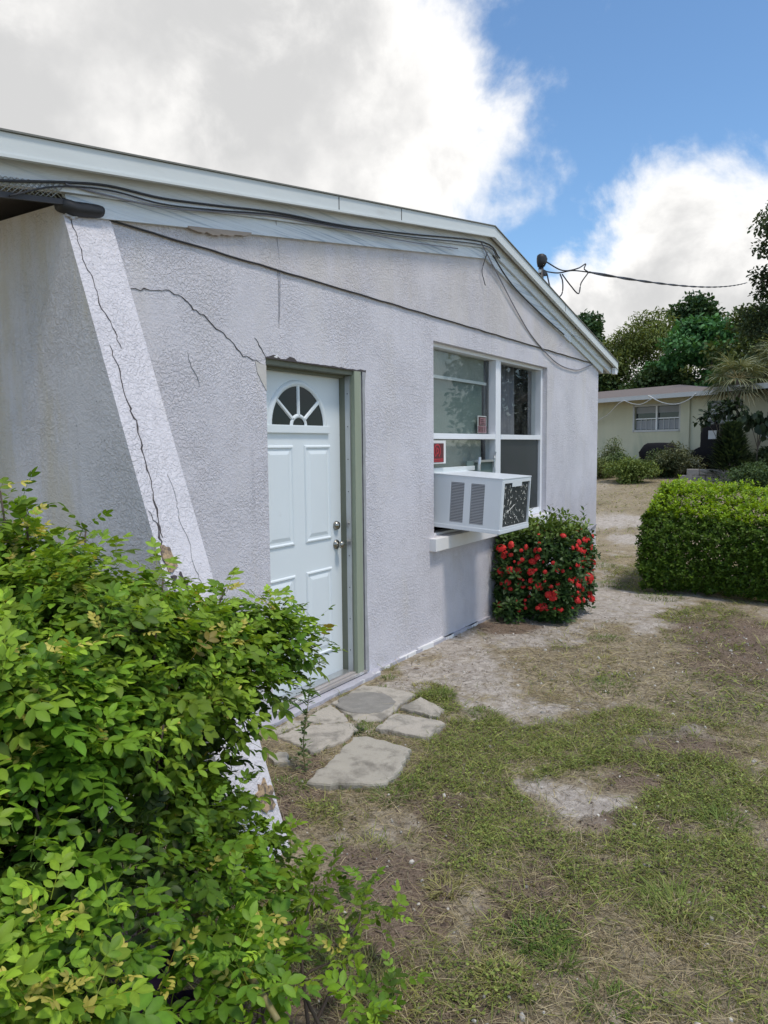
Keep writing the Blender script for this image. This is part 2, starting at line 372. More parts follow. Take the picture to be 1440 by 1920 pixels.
# ------------------------------------------------------------------ ground
SAND = [(4.622,-0.557,0.21,-0.354,0.561,0.281),(4.204,-1.304,0.148,-0.248,0.278,0.105),(4.397,-0.296,0.114,-0.192,0.314,0.183),(7.661,-0.969,0.292,-0.51,0.74,0.187),(3.244,-1.845,0.138,-0.228,0.215,0.07),(7.009,-1.466,0.192,-0.33,0.257,0.053),(5.248,-0.243,0.129,-0.219,0.356,0.178),(15.439,1.318,0.42,-0.828,1.063,0.29),(4.195,-2.017,0.12,-0.2,0.158,0.034),(8.895,-0.343,0.155,-0.275,0.904,0.26),(5.78,-0.665,0.177,-0.302,0.243,0.093),(3.041,-1.934,0.071,-0.117,0.09,0.028),(12.929,0.361,0.168,-0.314,0.59,0.149),(6.6,-0.35,.8,0,0,.45)]
GREEN = [(3.645,-1.177,0.181,-0.301,0.311,0.145),(2.784,-1.723,0.137,-0.226,0.241,0.1),(3.035,-1.238,0.066,-0.109,0.353,0.19),(2.229,-2.048,0.073,-0.119,0.128,0.048),(3.656,-2.37,0.102,-0.169,0.264,0.039),(2.914,-2.425,0.094,-0.154,0.269,0.045),(4.106,-1.719,0.261,-0.434,0.221,0.064),(4.193,-0.617,0.08,-0.134,0.233,0.125),(3.785,-1.552,0.177,-0.294,0.21,0.074),(9.298,-0.683,0.282,-0.502,0.689,0.165),(7.471,-1.613,0.174,-0.302,0.479,0.083),(4.793,-2.201,0.197,-0.329,0.397,0.059),(2.843,-2.018,0.133,-0.217,0.157,0.049),(2.574,-2.253,0.117,-0.192,0.158,0.04),(3.261,-1.268,0.096,-0.16,0.225,0.111)]
LITTER = [(2.224,-1.496,0.102,-0.167,0.231,0.141),(2.892,-1.315,0.088,-0.145,0.206,0.11),(1.833,-1.847,0.133,-0.217,0.116,0.065),(2.427,-2.071,0.116,-0.19,0.178,0.06),(6.415,-2.077,0.212,-0.361,1.062,0.139),(3.915,-2.103,0.154,-0.256,0.276,0.057),(2.647,-0.705,0.078,-0.129,0.262,0.21),(3.147,-2.109,0.094,-0.155,0.139,0.035),(6.164,-0.213,0.144,-0.248,0.282,0.122),(1.759,-1.505,0.132,-0.215,0.239,0.181),(1.3,-1.1,.6,0,0,.7)]
STRAW = [(5.64,-1.359,0.366,-0.623,0.892,0.244),(5.269,-1.996,0.254,-0.427,0.609,0.106),(2.083,-2.253,0.29,-0.471,0.175,0.054),(2.599,-2.626,0.091,-0.149,0.362,0.041),(21.562,2.247,0.37,-0.783,5.327,1.273),(4.587,-1.479,0.172,-0.289,0.298,0.092),(22.78,-0.334,0.358,-0.758,4.332,0.492)]
def blobs(L, x, y):
    s = np.zeros_like(x)
    wx = x + .55*(fbm(x, y, 2.6, 5, 5)-.5); wy = y + .55*(fbm(x, y, 2.6, 5, 9)-.5)
    for px, py, ax, ay, bx, by in L:
        det = ax*by - ay*bx; dx = wx-px; dy = wy-py
        u = (dx*by - dy*bx)/det; v = (dy*ax - dx*ay)/det
        s = np.maximum(s, np.clip(1.45-.85*np.sqrt(u*u+v*v), 0, 1))
    return s
def masks(x, y):
    sand = blobs(SAND, x, y); green = blobs(GREEN, x, y); lit = blobs(LITTER, x, y); straw = blobs(STRAW, x, y)
    nz = fbm(x, y, 1.5, 5, 31); n2 = fbm(x, y, 3.1, 4, 77)
    sand = np.clip(sand + np.clip((nz-.60)*4, 0, .5)*(1-green)*(1-lit) - .5*green, 0, 1)
    green = np.clip(green*.9 + np.clip((n2-.5)*3.2, 0, .7) - .75*sand, 0, 1)
    straw = np.clip(straw + np.clip((fbm(x, y, 1.1, 4, 51)-.36)*2.6, 0, .8) - .85*sand - .3*lit, 0, 1)
    hf = fbm(x, y, 11, 4, 91)-.5; hg = fbm(x, y, 8, 4, 97)-.5
    sand = np.clip(sand*.85 + 1.1*hf, 0, 1); green = np.clip(green*.92 + 1.7*hg*(green > .02), 0, 1); straw = np.clip(straw - .9*hf, 0, 1)
    return sand, green, lit, straw
def gz(x, y):
    x = np.asarray(x, float); y = np.asarray(y, float)
    far = 1.0*np.clip((x-12)/18, 0, 1)**1.9
    near = np.exp(-np.maximum(0, np.hypot(x-4, y+1.5)-8)/6)
    b = .05*(fbm(x, y, .8, 3, 3)-.5) + near*(.030*(fbm(x, y, 4.5, 4, 13)-.5))
    wl = np.clip(-y/.5, .15, 1); wl = np.where((x > 2) & (x < 10), wl, 1)
    return far + b*wl - .012
xs = np.concatenate([-np.geomspace(.6, 400, 22)[::-1]+.0, np.arange(.0, 9.6, .032), 9.6+np.geomspace(.04, 700, 95)])
ys = np.concatenate([-3.8-np.geomspace(.05, 500, 40)[::-1], np.arange(-3.8, .3, .032), .3+np.geomspace(.05, 500, 60)])
GX, GY = np.meshgrid(xs, ys, indexing='ij'); nx, ny = GX.shape
sand, green, lit, straw = masks(GX.ravel(), GY.ravel())
V = np.stack([GX.ravel(), GY.ravel(), gz(GX.ravel(), GY.ravel())], 1)
ix = (np.arange(nx-1)[:,None]*ny + np.arange(ny-1)[None]).ravel()
Fq = np.stack([ix, ix+ny, ix+ny+1, ix+1], 1)
gme = npmesh('ground', V, [Fq], np.stack([sand, lit, green], 1), True)
gm, t, bs = material('sandy_soil')
tcn = t.n('ShaderNodeTexCoord'); P = tcn.outputs['Object']
at = t.n('ShaderNodeAttribute', attribute_name='col'); sp = t.n('ShaderNodeSeparateColor'); t.lk(at.outputs['Color'], sp.inputs[0])
n1, _ = t.noise(P, 5, 8, .68); n2, _ = t.noise(P, 45, 6, .7); n3, _ = t.noise(P, 160, 3, .6); n4, _ = t.noise(P, 18, 7, .7, .4)
base = t.mix(t.sstep(n1, .35, .65), (.33,.265,.17,1), (.46,.39,.26,1))
dry = t.mix(t.sstep(n2, .38, .62), (.09,.068,.048,1), (.40,.335,.235,1))
base = t.mix(.6, base, dry)
sandc = t.mix(t.sstep(n4, .38, .66), (.37,.325,.28,1), (.55,.495,.43,1))
sandc = t.mix(t.math('MULTIPLY', t.sstep(n2, .52, .66), .7), sandc, (.21,.175,.14,1))
edge = t.math('ADD', sp.outputs[0], t.math('MULTIPLY_ADD', n4, 1.0, -.5))
c = t.mix(t.sstep(edge, .15, .85), base, sandc)
n5, _ = t.noise(P, 120, 5, .75, .5)
litc = t.mix(t.sstep(n5, .30, .72), (.10,.07,.05,1), (.31,.235,.175,1))
c = t.mix(t.sstep(t.math('ADD', sp.outputs[1], t.math('MULTIPLY_ADD', n4, .9, -.45)), .35, .7), c, litc)
c = t.mix(t.math('MULTIPLY', sp.outputs[2], .5), c, (.075,.07,.035,1))
t.lk(c, bs.inputs['Base Color']); bs.inputs['Roughness'].default_value = .97; bs.inputs['Specular IOR Level'].default_value = .12
h = t.math('ADD', t.math('MULTIPLY', n2, 1.0), t.math('MULTIPLY', n3, .35))
b = t.n('ShaderNodeBump'); b.inputs['Strength'].default_value = .9; b.inputs['Distance'].default_value = .014
t.lk(h, b.inputs['Height']); t.lk(b.outputs[0], bs.inputs['Normal'])
tag(link('ground', gme, gm), 'patchy yard of grey sand, dry dirt and thin turf', 'ground', kind='structure')

# ------------------------------------------------------------------ the house
house = tag(empty('stucco_house', (6.0, 0, 0)), 'lavender stucco house with low gable, white door and large white window', 'house')
HP = house
def hp(o):                      # parent to the house, keeping the world position
    o.parent = house; o.matrix_parent_inverse = Matrix.Translation((-6.0, 0, 0)); return o
DX0, DX1, DZ1 = 3.29, 4.295, 2.12
WX0, WX1, WZ0, WZ1 = 5.29, 7.87, .868, 2.44
XL, XR, ZJ = 2.01, 9.75, 2.625
def wall_cells(name, xs, zs, solid, y0, y1, mt):
    bm = bmesh.new(); vf = {}
    def vv(i, k, y): 
        if (i,k,y) not in vf: vf[(i,k,y)] = bm.verts.new((xs[i], y, zs[k]))
        return vf[(i,k,y)]
    ok = lambda i,k: 0 <= i < len(xs)-1 and 0 <= k < len(zs)-1 and solid(i,k)
    for i in range(len(xs)-1):
        for k in range(len(zs)-1):
            if not ok(i,k): continue
            bm.faces.new((vv(i,k,y0),vv(i+1,k,y0),vv(i+1,k+1,y0),vv(i,k+1,y0)))
            bm.faces.new((vv(i,k,y1),vv(i,k+1,y1),vv(i+1,k+1,y1),vv(i+1,k,y1)))
            for di,dk,a,c in ((-1,0,(i,k),(i,k+1)),(1,0,(i+1,k),(i+1,k+1)),(0,-1,(i,k),(i+1,k)),(0,1,(i,k+1),(i+1,k+1))):
                if not ok(i+di,k+dk): bm.faces.new((vv(*a,y0),vv(*c,y0),vv(*c,y1),vv(*a,y1)))
    return bmobj(name, bm, mt)
xs_ = [2.26, DX0, DX1, WX0, WX1, XR]; zs_ = [-.3, 0.0, WZ0, DZ1, WZ1, ZJ]
def solid(i, k):
    if i == 1 and 1 <= k <= 2: return False
    if i == 3 and 2 <= k <= 3: return False
    return True
hp(wall_cells('front_wall', xs_, zs_, solid, 0.0, .22, M['stucco']))
def roofz(x, off=0):            # top edge of the rake
    return (2.80 + (x-1.705)*.1587 if x < 6.21 else 3.515 - (x-6.21)*.2017) + off
# gable, a few millimetres proud of the wall below
bm = bmesh.new()
prism(bm, [(2.20,-.008,ZJ),(XR+.004,-.008,ZJ),(XR+.004,-.008,roofz(XR)-.1),(6.21,-.008,3.515-.1),(2.20,-.008,roofz(2.2)-.1)], (0,.2,0)); hp(bmobj('gable_wall', bm, M['stucco_gable']))
# wing wall: slanting outer edge, continues back as the side wall
ZT = 2.655
ed = lambda z: -(ZT - z)*.363
bm = bmesh.new()
N = 14; zz = [ -.3 + (ZT-.02+.3)*i/N for i in range(N+1)]
prism(bm, [(XL, 7.5, -.3)] + [(XL, ed(z), z) for z in zz] + [(XL, 7.5, ZT-.02)], (2.26-XL-.001, 0, 0))
o = hp(bmobj('wing_wall', bm, M['stucco_side']))
me = o.data; me.materials.append(M['stucco_edge']); me.materials.append(M['stucco'])
for p in me.polygons:
    if p.normal.y < -.5 and p.normal.z > .1: p.material_index = 1
    elif p.normal.x > .5: p.material_index = 2
# other outer walls so that the rooms are closed
hp(boxo('side_wall', (XR-.2, XR-.002, .221, 7.5, -.3, ZJ), M['stucco']))
hp(boxo('back_wall', (2.262, XR-.21, 7.3, 7.499, -.3, ZJ+.02), M['stucco']))
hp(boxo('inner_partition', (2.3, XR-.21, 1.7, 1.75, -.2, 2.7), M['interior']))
hp(boxo('dark_side_screen', (8.45, 8.5, .23, 1.69, -.2, 2.7), M['interior']))  # unseen dark screen, added to blacken the view through the window
# roof: two slopes with thickness, boards along the rake
def slopepoly(x0, x1, top, bot):
    return [(x0, 0, roofz(x0)+top), (x1, 0, roofz(x1)+top), (x1, 0, roofz(x1)+bot), (x0, 0, roofz(x0)+bot)]
RL, RR = 1.45, 10.27
def rake(name, x0, x1, top, bot, y0, y1, mt, parts=None):
    bm = bmesh.new(); xsr = [x0] + ([6.21] if x0 < 6.21 < x1 else []) + [x1]
    pts = [(x, y0, roofz(x)+top) for x in xsr] + [(x, y0, roofz(x)+bot) for x in xsr[::-1]]
    prism(bm, pts, (0, y1-y0, 0)); return hp(bmobj(name, bm, mt))
rake('roof', RL, RR, .000, -.07, -.085, 7.8, M['soffit'])
rake('roof_shingles', RL-.01, RR+.015, .008, .001, -.122, 7.82, M['shingle'])
fa = rake('fascia', RL-.002, RR-.02, -.001, -.092, -.112, -.087, M['fascia'])
# lower bead of the metal fascia
rake('fascia_bead', RL-.003, RR-.018, -.082, -.094, -.120, -.113, M['fascia'])
rake('frieze_board', 1.47, RR-.13, -.073, -.175, -.052, -.012, M['frieze'])
rake('lower_frieze_board', 2.02, 8.55, -.177, -.262, -.03, -.009, M['frieze_low'])
rake('lower_trim_board', 8.56, XR+.12, -.177, -.25, -.026, -.009, M['fascia'])
# fascia joints
for xj in (3.87, 4.62, 8.1):
    rake('fascia_joint', xj, xj+.005, -.003, -.09, -.1145, -.1125, M['gap'])
# eave boards
hp(boxo('eave_fascia', (RR-.02, RR+.004, -.11, 7.8, roofz(RR)-.13, roofz(RR)+.01), M['fascia']))
hp(boxo('eave_end_cap', (RR-.12, RR-.022, -.108, -.06, roofz(RR)-.155, roofz(RR)-.075), M['white']))
# split and bare piece of frieze
bm = bmesh.new(); r = random.Random(5)
lo = [(x, roofz(x)-.262-.030*math.sin(math.pi*(x-2.70)/.46)**.7*r.uniform(.5,1)) for x in [2.70+.46*i/22 for i in range(23)]]
hi = [(x, roofz(x)-.255) for x in (3.16, 2.93, 2.70)]
prism(bm, [(x, -.0335, z) for x, z in lo+hi], (0, .02, 0)); hp(bmobj('split_wood', bm, M['bare_wood']))
# wire-mesh vent strip under the rake beyond the wing wall
bm = bmesh.new()
for k in range(-3, 46):
    for s in (1, -1):
        x0 = 1.48 + k*.024; a = Vector((x0 if s > 0 else x0+.07, -.058, 0)); bvec = Vector((x0+.07 if s > 0 else x0, -.058, 0))
        if min(a.x,bvec.x) < 1.46 or max(a.x,bvec.x) > 2.02: continue
        a.z = roofz(a.x)-.205; bvec.z = roofz(bvec.x)-.148 - .067*0
        tube(bm, [a, bvec], .0016, 4)
hp(bmobj('vent_mesh', bm, M['alu']))
rake('vent_mesh_frame', 1.47, 2.03, -.206, -.228, -.058, -.045, M['cable'])
# dark wrapped beam end on top of the wing wall
bm = bmesh.new()
rings = []
for i, x in enumerate((1.99, 2.05, 2.12, 2.17, 2.195)):
    r = (.030, .032, .031, .029, .024)[i]; zc = roofz(x)-.235 + (.012 if i == 0 else 0)
    rings.append([(x, -.03+1.15*r*math.cos(a)*1.0, zc+r*math.sin(a)) for a in [2*math.pi*k/12 for k in range(12)]])
loft(bm, rings); hp(bmobj('wrapped_beam_end', bm, M['black'], smooth=True))
# joint of the block course: a dark tube stands in for the lip's shadow
pts = [(2.25 + (XR-2.25)*i/60, -.0095, ZJ + .0015*math.sin(i*1.7) + .001*math.sin(i*4.1)) for i in range(61)]
pts = [(2.262,-.012,2.668),(2.243,-.012,2.654),(2.247,-.012,2.634)] + pts
bm = bmesh.new(); tube(bm, pts, .0052, 5); hp(bmobj('joint_shadow_line', bm, M['cable']))
# cracks: jagged thin wedges let into the plaster
def crack(name, pts, width, mapf, mt, jit=.006, seg=5, seed=1):
    r = random.Random(seed); bm = bmesh.new(); P = []
    for i in range(len(pts)-1):
        for k in range(seg):
            t_ = k/seg; P.append(((pts[i][0]*(1-t_)+pts[i+1][0]*t_)+r.uniform(-jit,jit)*(k>0), (pts[i][1]*(1-t_)+pts[i+1][1]*t_)+r.uniform(-jit,jit)*(k>0)))
    P.append(pts[-1]); A = []; B = []
    for i, p in enumerate(P):
        q = P[min(i+1,len(P)-1)]; o_ = P[max(i-1,0)]; d = Vector((q[0]-o_[0], q[1]-o_[1])).normalized(); nrm = Vector((-d.y, d.x))
        wd_ = .42*width*(.3+1.3*r.random()**1.5)*min(1, .25+i/4, .25+(len(P)-1-i)/4)
        A.append([bm.verts.new(mapf(p[0]+nrm.x*wd_/2*s, p[1]+nrm.y*wd_/2*s, dd)) for s, dd in ((1,0),(-1,0),(-1,-.004),(1,-.004))])
    for i in range(len(A)-1):
        for k in range(4): bm.faces.new((A[i][k], A[i][(k+1)%4], A[i+1][(k+1)%4], A[i+1][k]))
    bm.faces.new(A[0]); bm.faces.new(A[-1][::-1])
    return hp(bmobj(name, bm, mt))
face = lambda x, z, d: Vector((x, -.0035 - d - .004*(d==0)*0, z))
crack('wall_crack', [(2.363,2.347),(2.472,2.358),(2.57,2.377),(2.671,2.36),(2.747,2.306),(2.819,2.292),(2.904,2.23),(3.001,2.189),(3.102,2.108),(3.209,2.098),(3.275,2.074)], .0085, face, M['crack'], .007, 4, 3)
crack('wall_crack', [(3.20,2.22),(3.25,2.17),(3.288,2.125)], .006, face, M['crack'], .004, 4, 5)
crack('wall_crack', [(2.70,2.09),(2.72,2.02),(2.76,1.97),(2.77,1.92)], .004, face, M['caulk'], .006, 4, 6)
crack('wall_crack', [(3.38,2.92),(3.41,2.75),(3.415,2.55),(3.412,2.30)], .0035, face, M['caulk'], .003, 4, 8)
edgef = lambda x, z, d: Vector((x, ed(z) - .003 - d, z))
crack('wing_crack', [(2.035,2.60),(2.05,2.50),(2.045,2.40),(2.07,2.33),(2.065,2.22),(2.10,2.12),(2.115,2.03)], .007, edgef, M['crack'], .006, 5, 11)
crack('wing_crack', [(2.06,2.04),(2.075,1.93),(2.07,1.80),(2.085,1.70),(2.075,1.58),(2.07,1.45),(2.06,1.34),(2.055,1.25)], .012, edgef, M['crack'], .007, 5, 12)
crack('wing_crack', [(2.02,1.36),(2.05,1.29),(2.035,1.22),(2.06,1.18)], .014, edgef, M['crack'], .008, 4, 14)
crack('wing_crack', [(2.17,1.50),(2.18,1.40),(2.165,1.32),(2.185,1.22),(2.175,1.12),(2.19,1.04)], .004, edgef, M['caulk'], .006, 5, 15)
# spalled corner of the wing wall with the brown substrate exposed
def patch(name, cx, cz, rx, rz, mt, lift, seed, mapf):
    r = random.Random(seed); bm = bmesh.new(); n = 16; ring = []
    for i in range(n):
        a = 2*math.pi*i/n; k = r.uniform(.6, 1.15); ring.append((cx+rx*k*math.cos(a), cz+rz*k*math.sin(a)))
    top = [bm.verts.new(mapf(x, z, lift)) for x, z in ring]; bot = [bm.verts.new(mapf(x, z, -.01)) for x, z in ring]
    c = bm.verts.new(mapf(cx, cz, lift*.3))
    for i in range(n): bm.faces.new((top[i], top[(i+1)%n], c)); bm.faces.new((bot[i], bot[(i+1)%n], top[(i+1)%n], top[i]))
    return hp(bmobj(name, bm, mt))
patch('spalled_patch', 2.055, 1.165, .032, .075, M['crack_brown'], .004, 4, edgef)
patch('spalled_hole', 2.075, 1.06, .045, .05, M['crack'], .006, 9, edgef)
patch('spalled_patch', 2.06, 1.03, .028, .07, M['stucco_edge'], .012, 14, edgef)
patch('spalled_patch', 2.20, .20, .05, .06, M['crack_brown'], .006, 24, edgef)
# broken plaster where the wing wall meets the roof
patch('spalled_patch', 2.04, 2.60, .03, .03, M['stucco_side'], .012, 31, edgef)
# beige patch and chipped edge at the door head
bm = bmesh.new(); r = random.Random(3)
ptsb = [(DX0,1.93),(DX0,2.075),(3.255,2.082),(3.20,2.09),(3.215,2.03),(3.25,1.98)]
prism(bm, [(x,-.0035,z) for x,z in ptsb], (0,.003,0)); hp(bmobj('bare_plaster_patch', bm, M['plaster']))
bm = bmesh.new(); top = []; x = DX0-.005
while x < DX1+.03:
    top.append((x, DZ1 + abs(r.gauss(.003,.004)) + (.018 if 3.32 < x < 3.40 or 3.50 < x < 3.55 else 0))); x += r.uniform(.02,.05)
prism(bm, [(a,-.0045,b_) for a,b_ in top] + [(DX1+.02,-.0045,DZ1-.006),(DX0-.005,-.0045,DZ1-.004)], (0,.003,0)); hp(bmobj('chipped_plaster_edge', bm, M['crack']))
bm = bmesh.new(); prism(bm, [(3.355,-.006,2.128),(3.385,-.006,2.124),(3.392,-.006,2.141),(3.372,-.006,2.137)], (0,.01,0)); hp(bmobj('loose_plaster_chip', bm, M['white_rough']))
bm = bmesh.new()
zz_ = [0.02]+[.1+.1*i for i in range(20)]+[DZ1]
prism(bm, [(4.292+abs(r.gauss(0,.004)) + (.018 if z > 2.0 or z < .35 else .004), -.0042, z) for z in zz_] + [(4.27,-.0042,z) for z in (DZ1,.02)], (0,.003,0)); hp(bmobj('ragged_caulk_line', bm, M['caulk']))
# base: painted concrete ledge
bm = bmesh.new(); r = random.Random(8); fr = []; n = 60
for i in range(n+1):
    x = 2.9 + 3.5*i/n + 0; fr.append((x, -.012 - .055*(1 if 3.15 < x < 4.38 else .05) - r.uniform(0,.012)))
prism(bm, [(a,b_,-.1) for a,b_ in fr] + [(6.4,.0,-.1),(4.3,.0,-.1),(4.294,.1,-.1),(3.291,.1,-.1),(3.288,0,-.1),(2.9,.0,-.1)], (0,0,.112))
hp(bmobj('base_ledge', bm, M['plinth']))
for xa, xb, hh in ((4.42,4.62,.010),(4.72,4.98,.016),(5.0,5.42,.024),(5.45,5.62,.012),(5.9,6.1,.012)):
    bm = bmesh.new(); n = 14; fr = [(xa+(xb-xa)*i/n, -.016-r.uniform(0,.022)*math.sin(math.pi*i/n)) for i in range(n+1)]
    prism(bm, [(a,b_,-.02) for a,b_ in fr] + [(xb,-.001,-.02),(xa,-.001,-.02)], (0,0,.02+hh)); hp(bmobj('peeling_base_paint', bm, M['white_rough']))

# ---- door
YD = .115; dx0, dx1, dz0, dz1 = 3.262, 4.163, .055, 2.083; dcx = (dx0+dx1)/2
door = hp(boxo('door', (dx0, dx1, YD, YD+.045, dz0, dz1), M['door'], bevel=.002))
def dpart(o):
    o.parent = door; return o
def ring_rect(bm, x0, x1, z0, z1, prof, y):
    """nested rectangular rings: prof = list of (inset, proud)"""
    loops = []
    for ins, pr in prof:
        loops.append([bm.verts.new((a, y-pr, b_)) for a, b_ in ((x0+ins,z0+ins),(x1-ins,z0+ins),(x1-ins,z1-ins),(x0+ins,z1-ins))])
    for i in range(len(loops)-1):
        for k in range(4): bm.faces.new((loops[i][k], loops[i][(k+1)%4], loops[i+1][(k+1)%4], loops[i+1][k]))
    bm.faces.new(loops[-1])
PX = [(dx0+.115, dcx-.055), (dcx+.055, dx1-.115)]
for x0, x1 in PX:
    for z0, z1 in ((.22,.80),(.99,1.62)):
        bm = bmesh.new(); ring_rect(bm, x0, x1, z0, z1, [(0,.0005),(.006,.009),(.014,.010),(.022,.0015),(.034,.0012),(.058,.008)], YD); dpart(bmobj('panel', bm, M['door']))
# fanlight
FZ, FRX, FRZ = 1.742, .268, .258
def arc(rx, rz, y, n=28, z0=FZ): return [Vector((dcx+rx*math.cos(math.pi*i/n), y, z0+rz*math.sin(math.pi*i/n))) for i in range(n+1)]
bm = bmesh.new(); prism(bm, [(p.x, YD-.004, p.z) for p in arc(FRX-.012, FRZ-.012, 0)], (0,.0035,0)); dpart(bmobj('pane', bm, M['dark_glass']))
def arcband(rx0, rz0, rx1, rz1, y0, pr):
    bm = bmesh.new(); prof = [(0,0),(.25,pr),(.75,pr),(1,pr*.4)]; n = 28
    rows = []
    for f, p in prof:
        rows.append([bm.verts.new((dcx+(rx0+(rx1-rx0)*f)*math.cos(math.pi*i/n), y0-p, FZ+(rz0+(rz1-rz0)*f)*math.sin(math.pi*i/n))) for i in range(n+1)])
    for i in range(3):
        for k in range(n): bm.faces.new((rows[i][k], rows[i][k+1], rows[i+1][k+1], rows[i+1][k]))
    return bm
dpart(bmobj('fanlight_frame', arcband(FRX+.028, FRZ+.028, FRX-.012, FRZ-.012, YD-.0003, .016), M['door_trim'], smooth=True))
bm = bmesh.new(); box(bm, dcx-FRX-.05, dcx+FRX+.05, YD-.018, YD-.0003, FZ-.046, FZ+.004); dpart(bmobj('fanlight_sill', bm, M['door_trim'], bevel=.005))
dpart(bmobj('fanlight_hub', arcband(.085,.075,.058,.050, YD-.0045, .009), M['door_trim'], smooth=True))
for ang in (38, 90, 142):
    a = RAD(ang); d = Vector((math.cos(a), 0, math.sin(a))); nrm = Vector((-d.z, 0, d.x))
    p0 = Vector((dcx+.07*d.x, YD-.0045, FZ+.064*d.z)); p1 = Vector((dcx+(FRX-.006)*d.x, YD-.0045, FZ+(FRZ-.006)*d.z)); bm = bmesh.new()
    prism(bm, [p0+nrm*.013, p0+nrm*.007+Vector((0,-.009,0)), p0-nrm*.007+Vector((0,-.009,0)), p0-nrm*.013], p1-p0); dpart(bmobj('fanlight_muntin', bm, M['door_trim']))
def lathe(bm, prof, cx, cz, y, seg=20):
    rings = [[bm.verts.new((cx+r_*math.cos(2*math.pi*k/seg), y-p, cz+r_*math.sin(2*math.pi*k/seg))) for k in range(seg)] for p, r_ in prof]
    for i in range(len(rings)-1):
        for k in range(seg): bm.faces.new((rings[i][k], rings[i][(k+1)%seg], rings[i+1][(k+1)%seg], rings[i+1][k]))
    bm.faces.new(rings[-1])
kx = dx1-.062
bm = bmesh.new(); lathe(bm, [(0,.031),(.004,.033),(.011,.030),(.014,.014),(.030,.013),(.036,.020),(.044,.026),(.056,.027),(.063,.022),(.066,.010)], kx, .945, YD); dpart(bmobj('door_knob', bm, M['nickel'], smooth=True))
bm = bmesh.new(); lathe(bm, [(0,.029),(.005,.031),(.014,.028),(.022,.025),(.026,.014),(.030,.012)], kx, 1.075, YD); dpart(bmobj('deadbolt', bm, M['nickel'], smooth=True))
# frame
fr = hp(boxo('door_frame', (4.175, 4.252, -.004, .215, .03, DZ1-.001), M['green'], bevel=.003))
def fpart(o): o.parent = fr; return o
fpart(boxo('frame_stop', (4.164, 4.174, .070, .20, .05, DZ1-.04), M['green_dark']))
fpart(boxo('weatherstrip', (4.1635, 4.1742, .030, .069, .05, DZ1-.04), M['alu']))
fpart(boxo('frame_gap', (4.253, 4.2945, .006, .20, .02, DZ1-.002), M['caulk']))
fpart(boxo('frame_head', (DX0+.002, 4.1745, .012, .20, DZ1-.034, DZ1-.001), M['green_dark'], bevel=.002))
fpart(boxo('frame_head_stop', (DX0+.002, 4.163, .075, .112, DZ1-.052, DZ1-.0345), M['green_dark']))
fpart(boxo('frame_side', (DX0-.03, DX0-.002+.001, .10, .113, .05, DZ1-.04), M['green_dark']))
for i in range(9):
    fpart(boxo('frame_tack', (4.161, 4.1633, .045, .051, .2+.22*i, .206+.22*i), M['gap']))
th = hp(boxo('threshold', (DX0+.002, 4.2945, .015, .22, .019, .050), M['sill_wood'], bevel=.004))
o = boxo('threshold_strip', (DX0+.003, 4.172, .045, .112, .0505, .058), M['alu'], bevel=.002); o.parent = th
o = boxo('threshold_nosing', (DX0+.003, 4.293, -.006, .0145, .019, .040), M['sill_wood'], bevel=.003); o.parent = th
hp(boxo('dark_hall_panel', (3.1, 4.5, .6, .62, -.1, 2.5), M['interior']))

# ---- window: two double-hung units in one opening
YW = .048
win = hp(tag(empty('window', (0,0,0))))
win.matrix_parent_inverse = Matrix.Translation((-6.0,0,0))
def wp(o): o.parent = win; return o
def frame_rect(x0, x1, z0, z1, wl, wr, wb, wt, y0, y1):
    bm = bmesh.new()
    box(bm, x0, x0+wl, y0, y1, z0, z1); box(bm, x1-wr, x1, y0, y1, z0, z1)
    box(bm, x0+wl+.0003, x1-wr-.0003, y0, y1, z0, z0+wb); box(bm, x0+wl+.0003, x1-wr-.0003, y0, y1, z1-wt, z1); return bm
MX0, MX1 = 6.615, 6.755
wp(bmobj('window_frame', frame_rect(WX0+.001, WX1-.001, WZ0+.001, WZ1-.001, .012, .055, .02, .03, YW+.004, YW+.11), M['white']))
wp(boxo('mullion', (MX0, MX1-.05, YW, YW+.109, WZ0+.022, WZ1-.032), M['white'], bevel=.003))
wp(boxo('mullion_cover', (MX1-.048, MX1, YW+.01, YW+.108, WZ0+.022, WZ1-.032), M['white'], bevel=.003))
wp(boxo('meeting_rail', (WX0+.014, MX0-.001, YW+.002, YW+.06, 1.665, 1.712), M['white'], bevel=.003))
wp(boxo('meeting_rail', (MX1+.001, WX1-.057, YW+.002, YW+.06, 1.665, 1.712), M['white'], bevel=.003))
wp(boxo('sash_rail', (WX0+.014, MX0-.03, YW+.085, YW+.105, 2.175, 2.20), M['fascia']))
wp(boxo('sash_stile', (MX0-.028, MX0-.001, YW+.075, YW+.095, 1.72, WZ1-.034), M['gap']))
wp(boxo('bottom_rail', (MX1+.001, WX1-.057, YW+.012, YW+.06, WZ0+.022, WZ0+.062), M['white']))
for x0, x1, z0, z1, mt in ((WX0+.014, MX0-.029, 1.713, WZ1-.032, 'glass'), (WX0+.014, MX0-.002, 1.36, 1.664, 'glass'), (MX1+.002, WX1-.058, 1.713, WZ1-.032, 'glass')):
    bm = bmesh.new(); bm.faces.new([bm.verts.new(p) for p in ((x0,YW+.064,z0),(x1,YW+.064,z0),(x1,YW+.064,z1),(x0,YW+.064,z1))]); wp(bmobj('pane', bm, M[mt]))
wp(boxo('insect_screen', (MX1+.002, WX1-.058, YW+.03, YW+.032, WZ0+.063, 1.664), M['screen']))
wp(boxo('upper_sheet', (WX0+.014, MX0-.06, YW+.10, YW+.104, 2.2, WZ1-.034), M['shade_pale']))
wp(boxo('green_film', (WX0+.014, MX0-.075, YW+.112, YW+.116, 1.69, 2.19), M['shade_green']))
wp(boxo('lower_sheet', (WX0+.014, MX0-.12, YW+.10, YW+.104, 1.39, 1.66), M['shade_pale']))
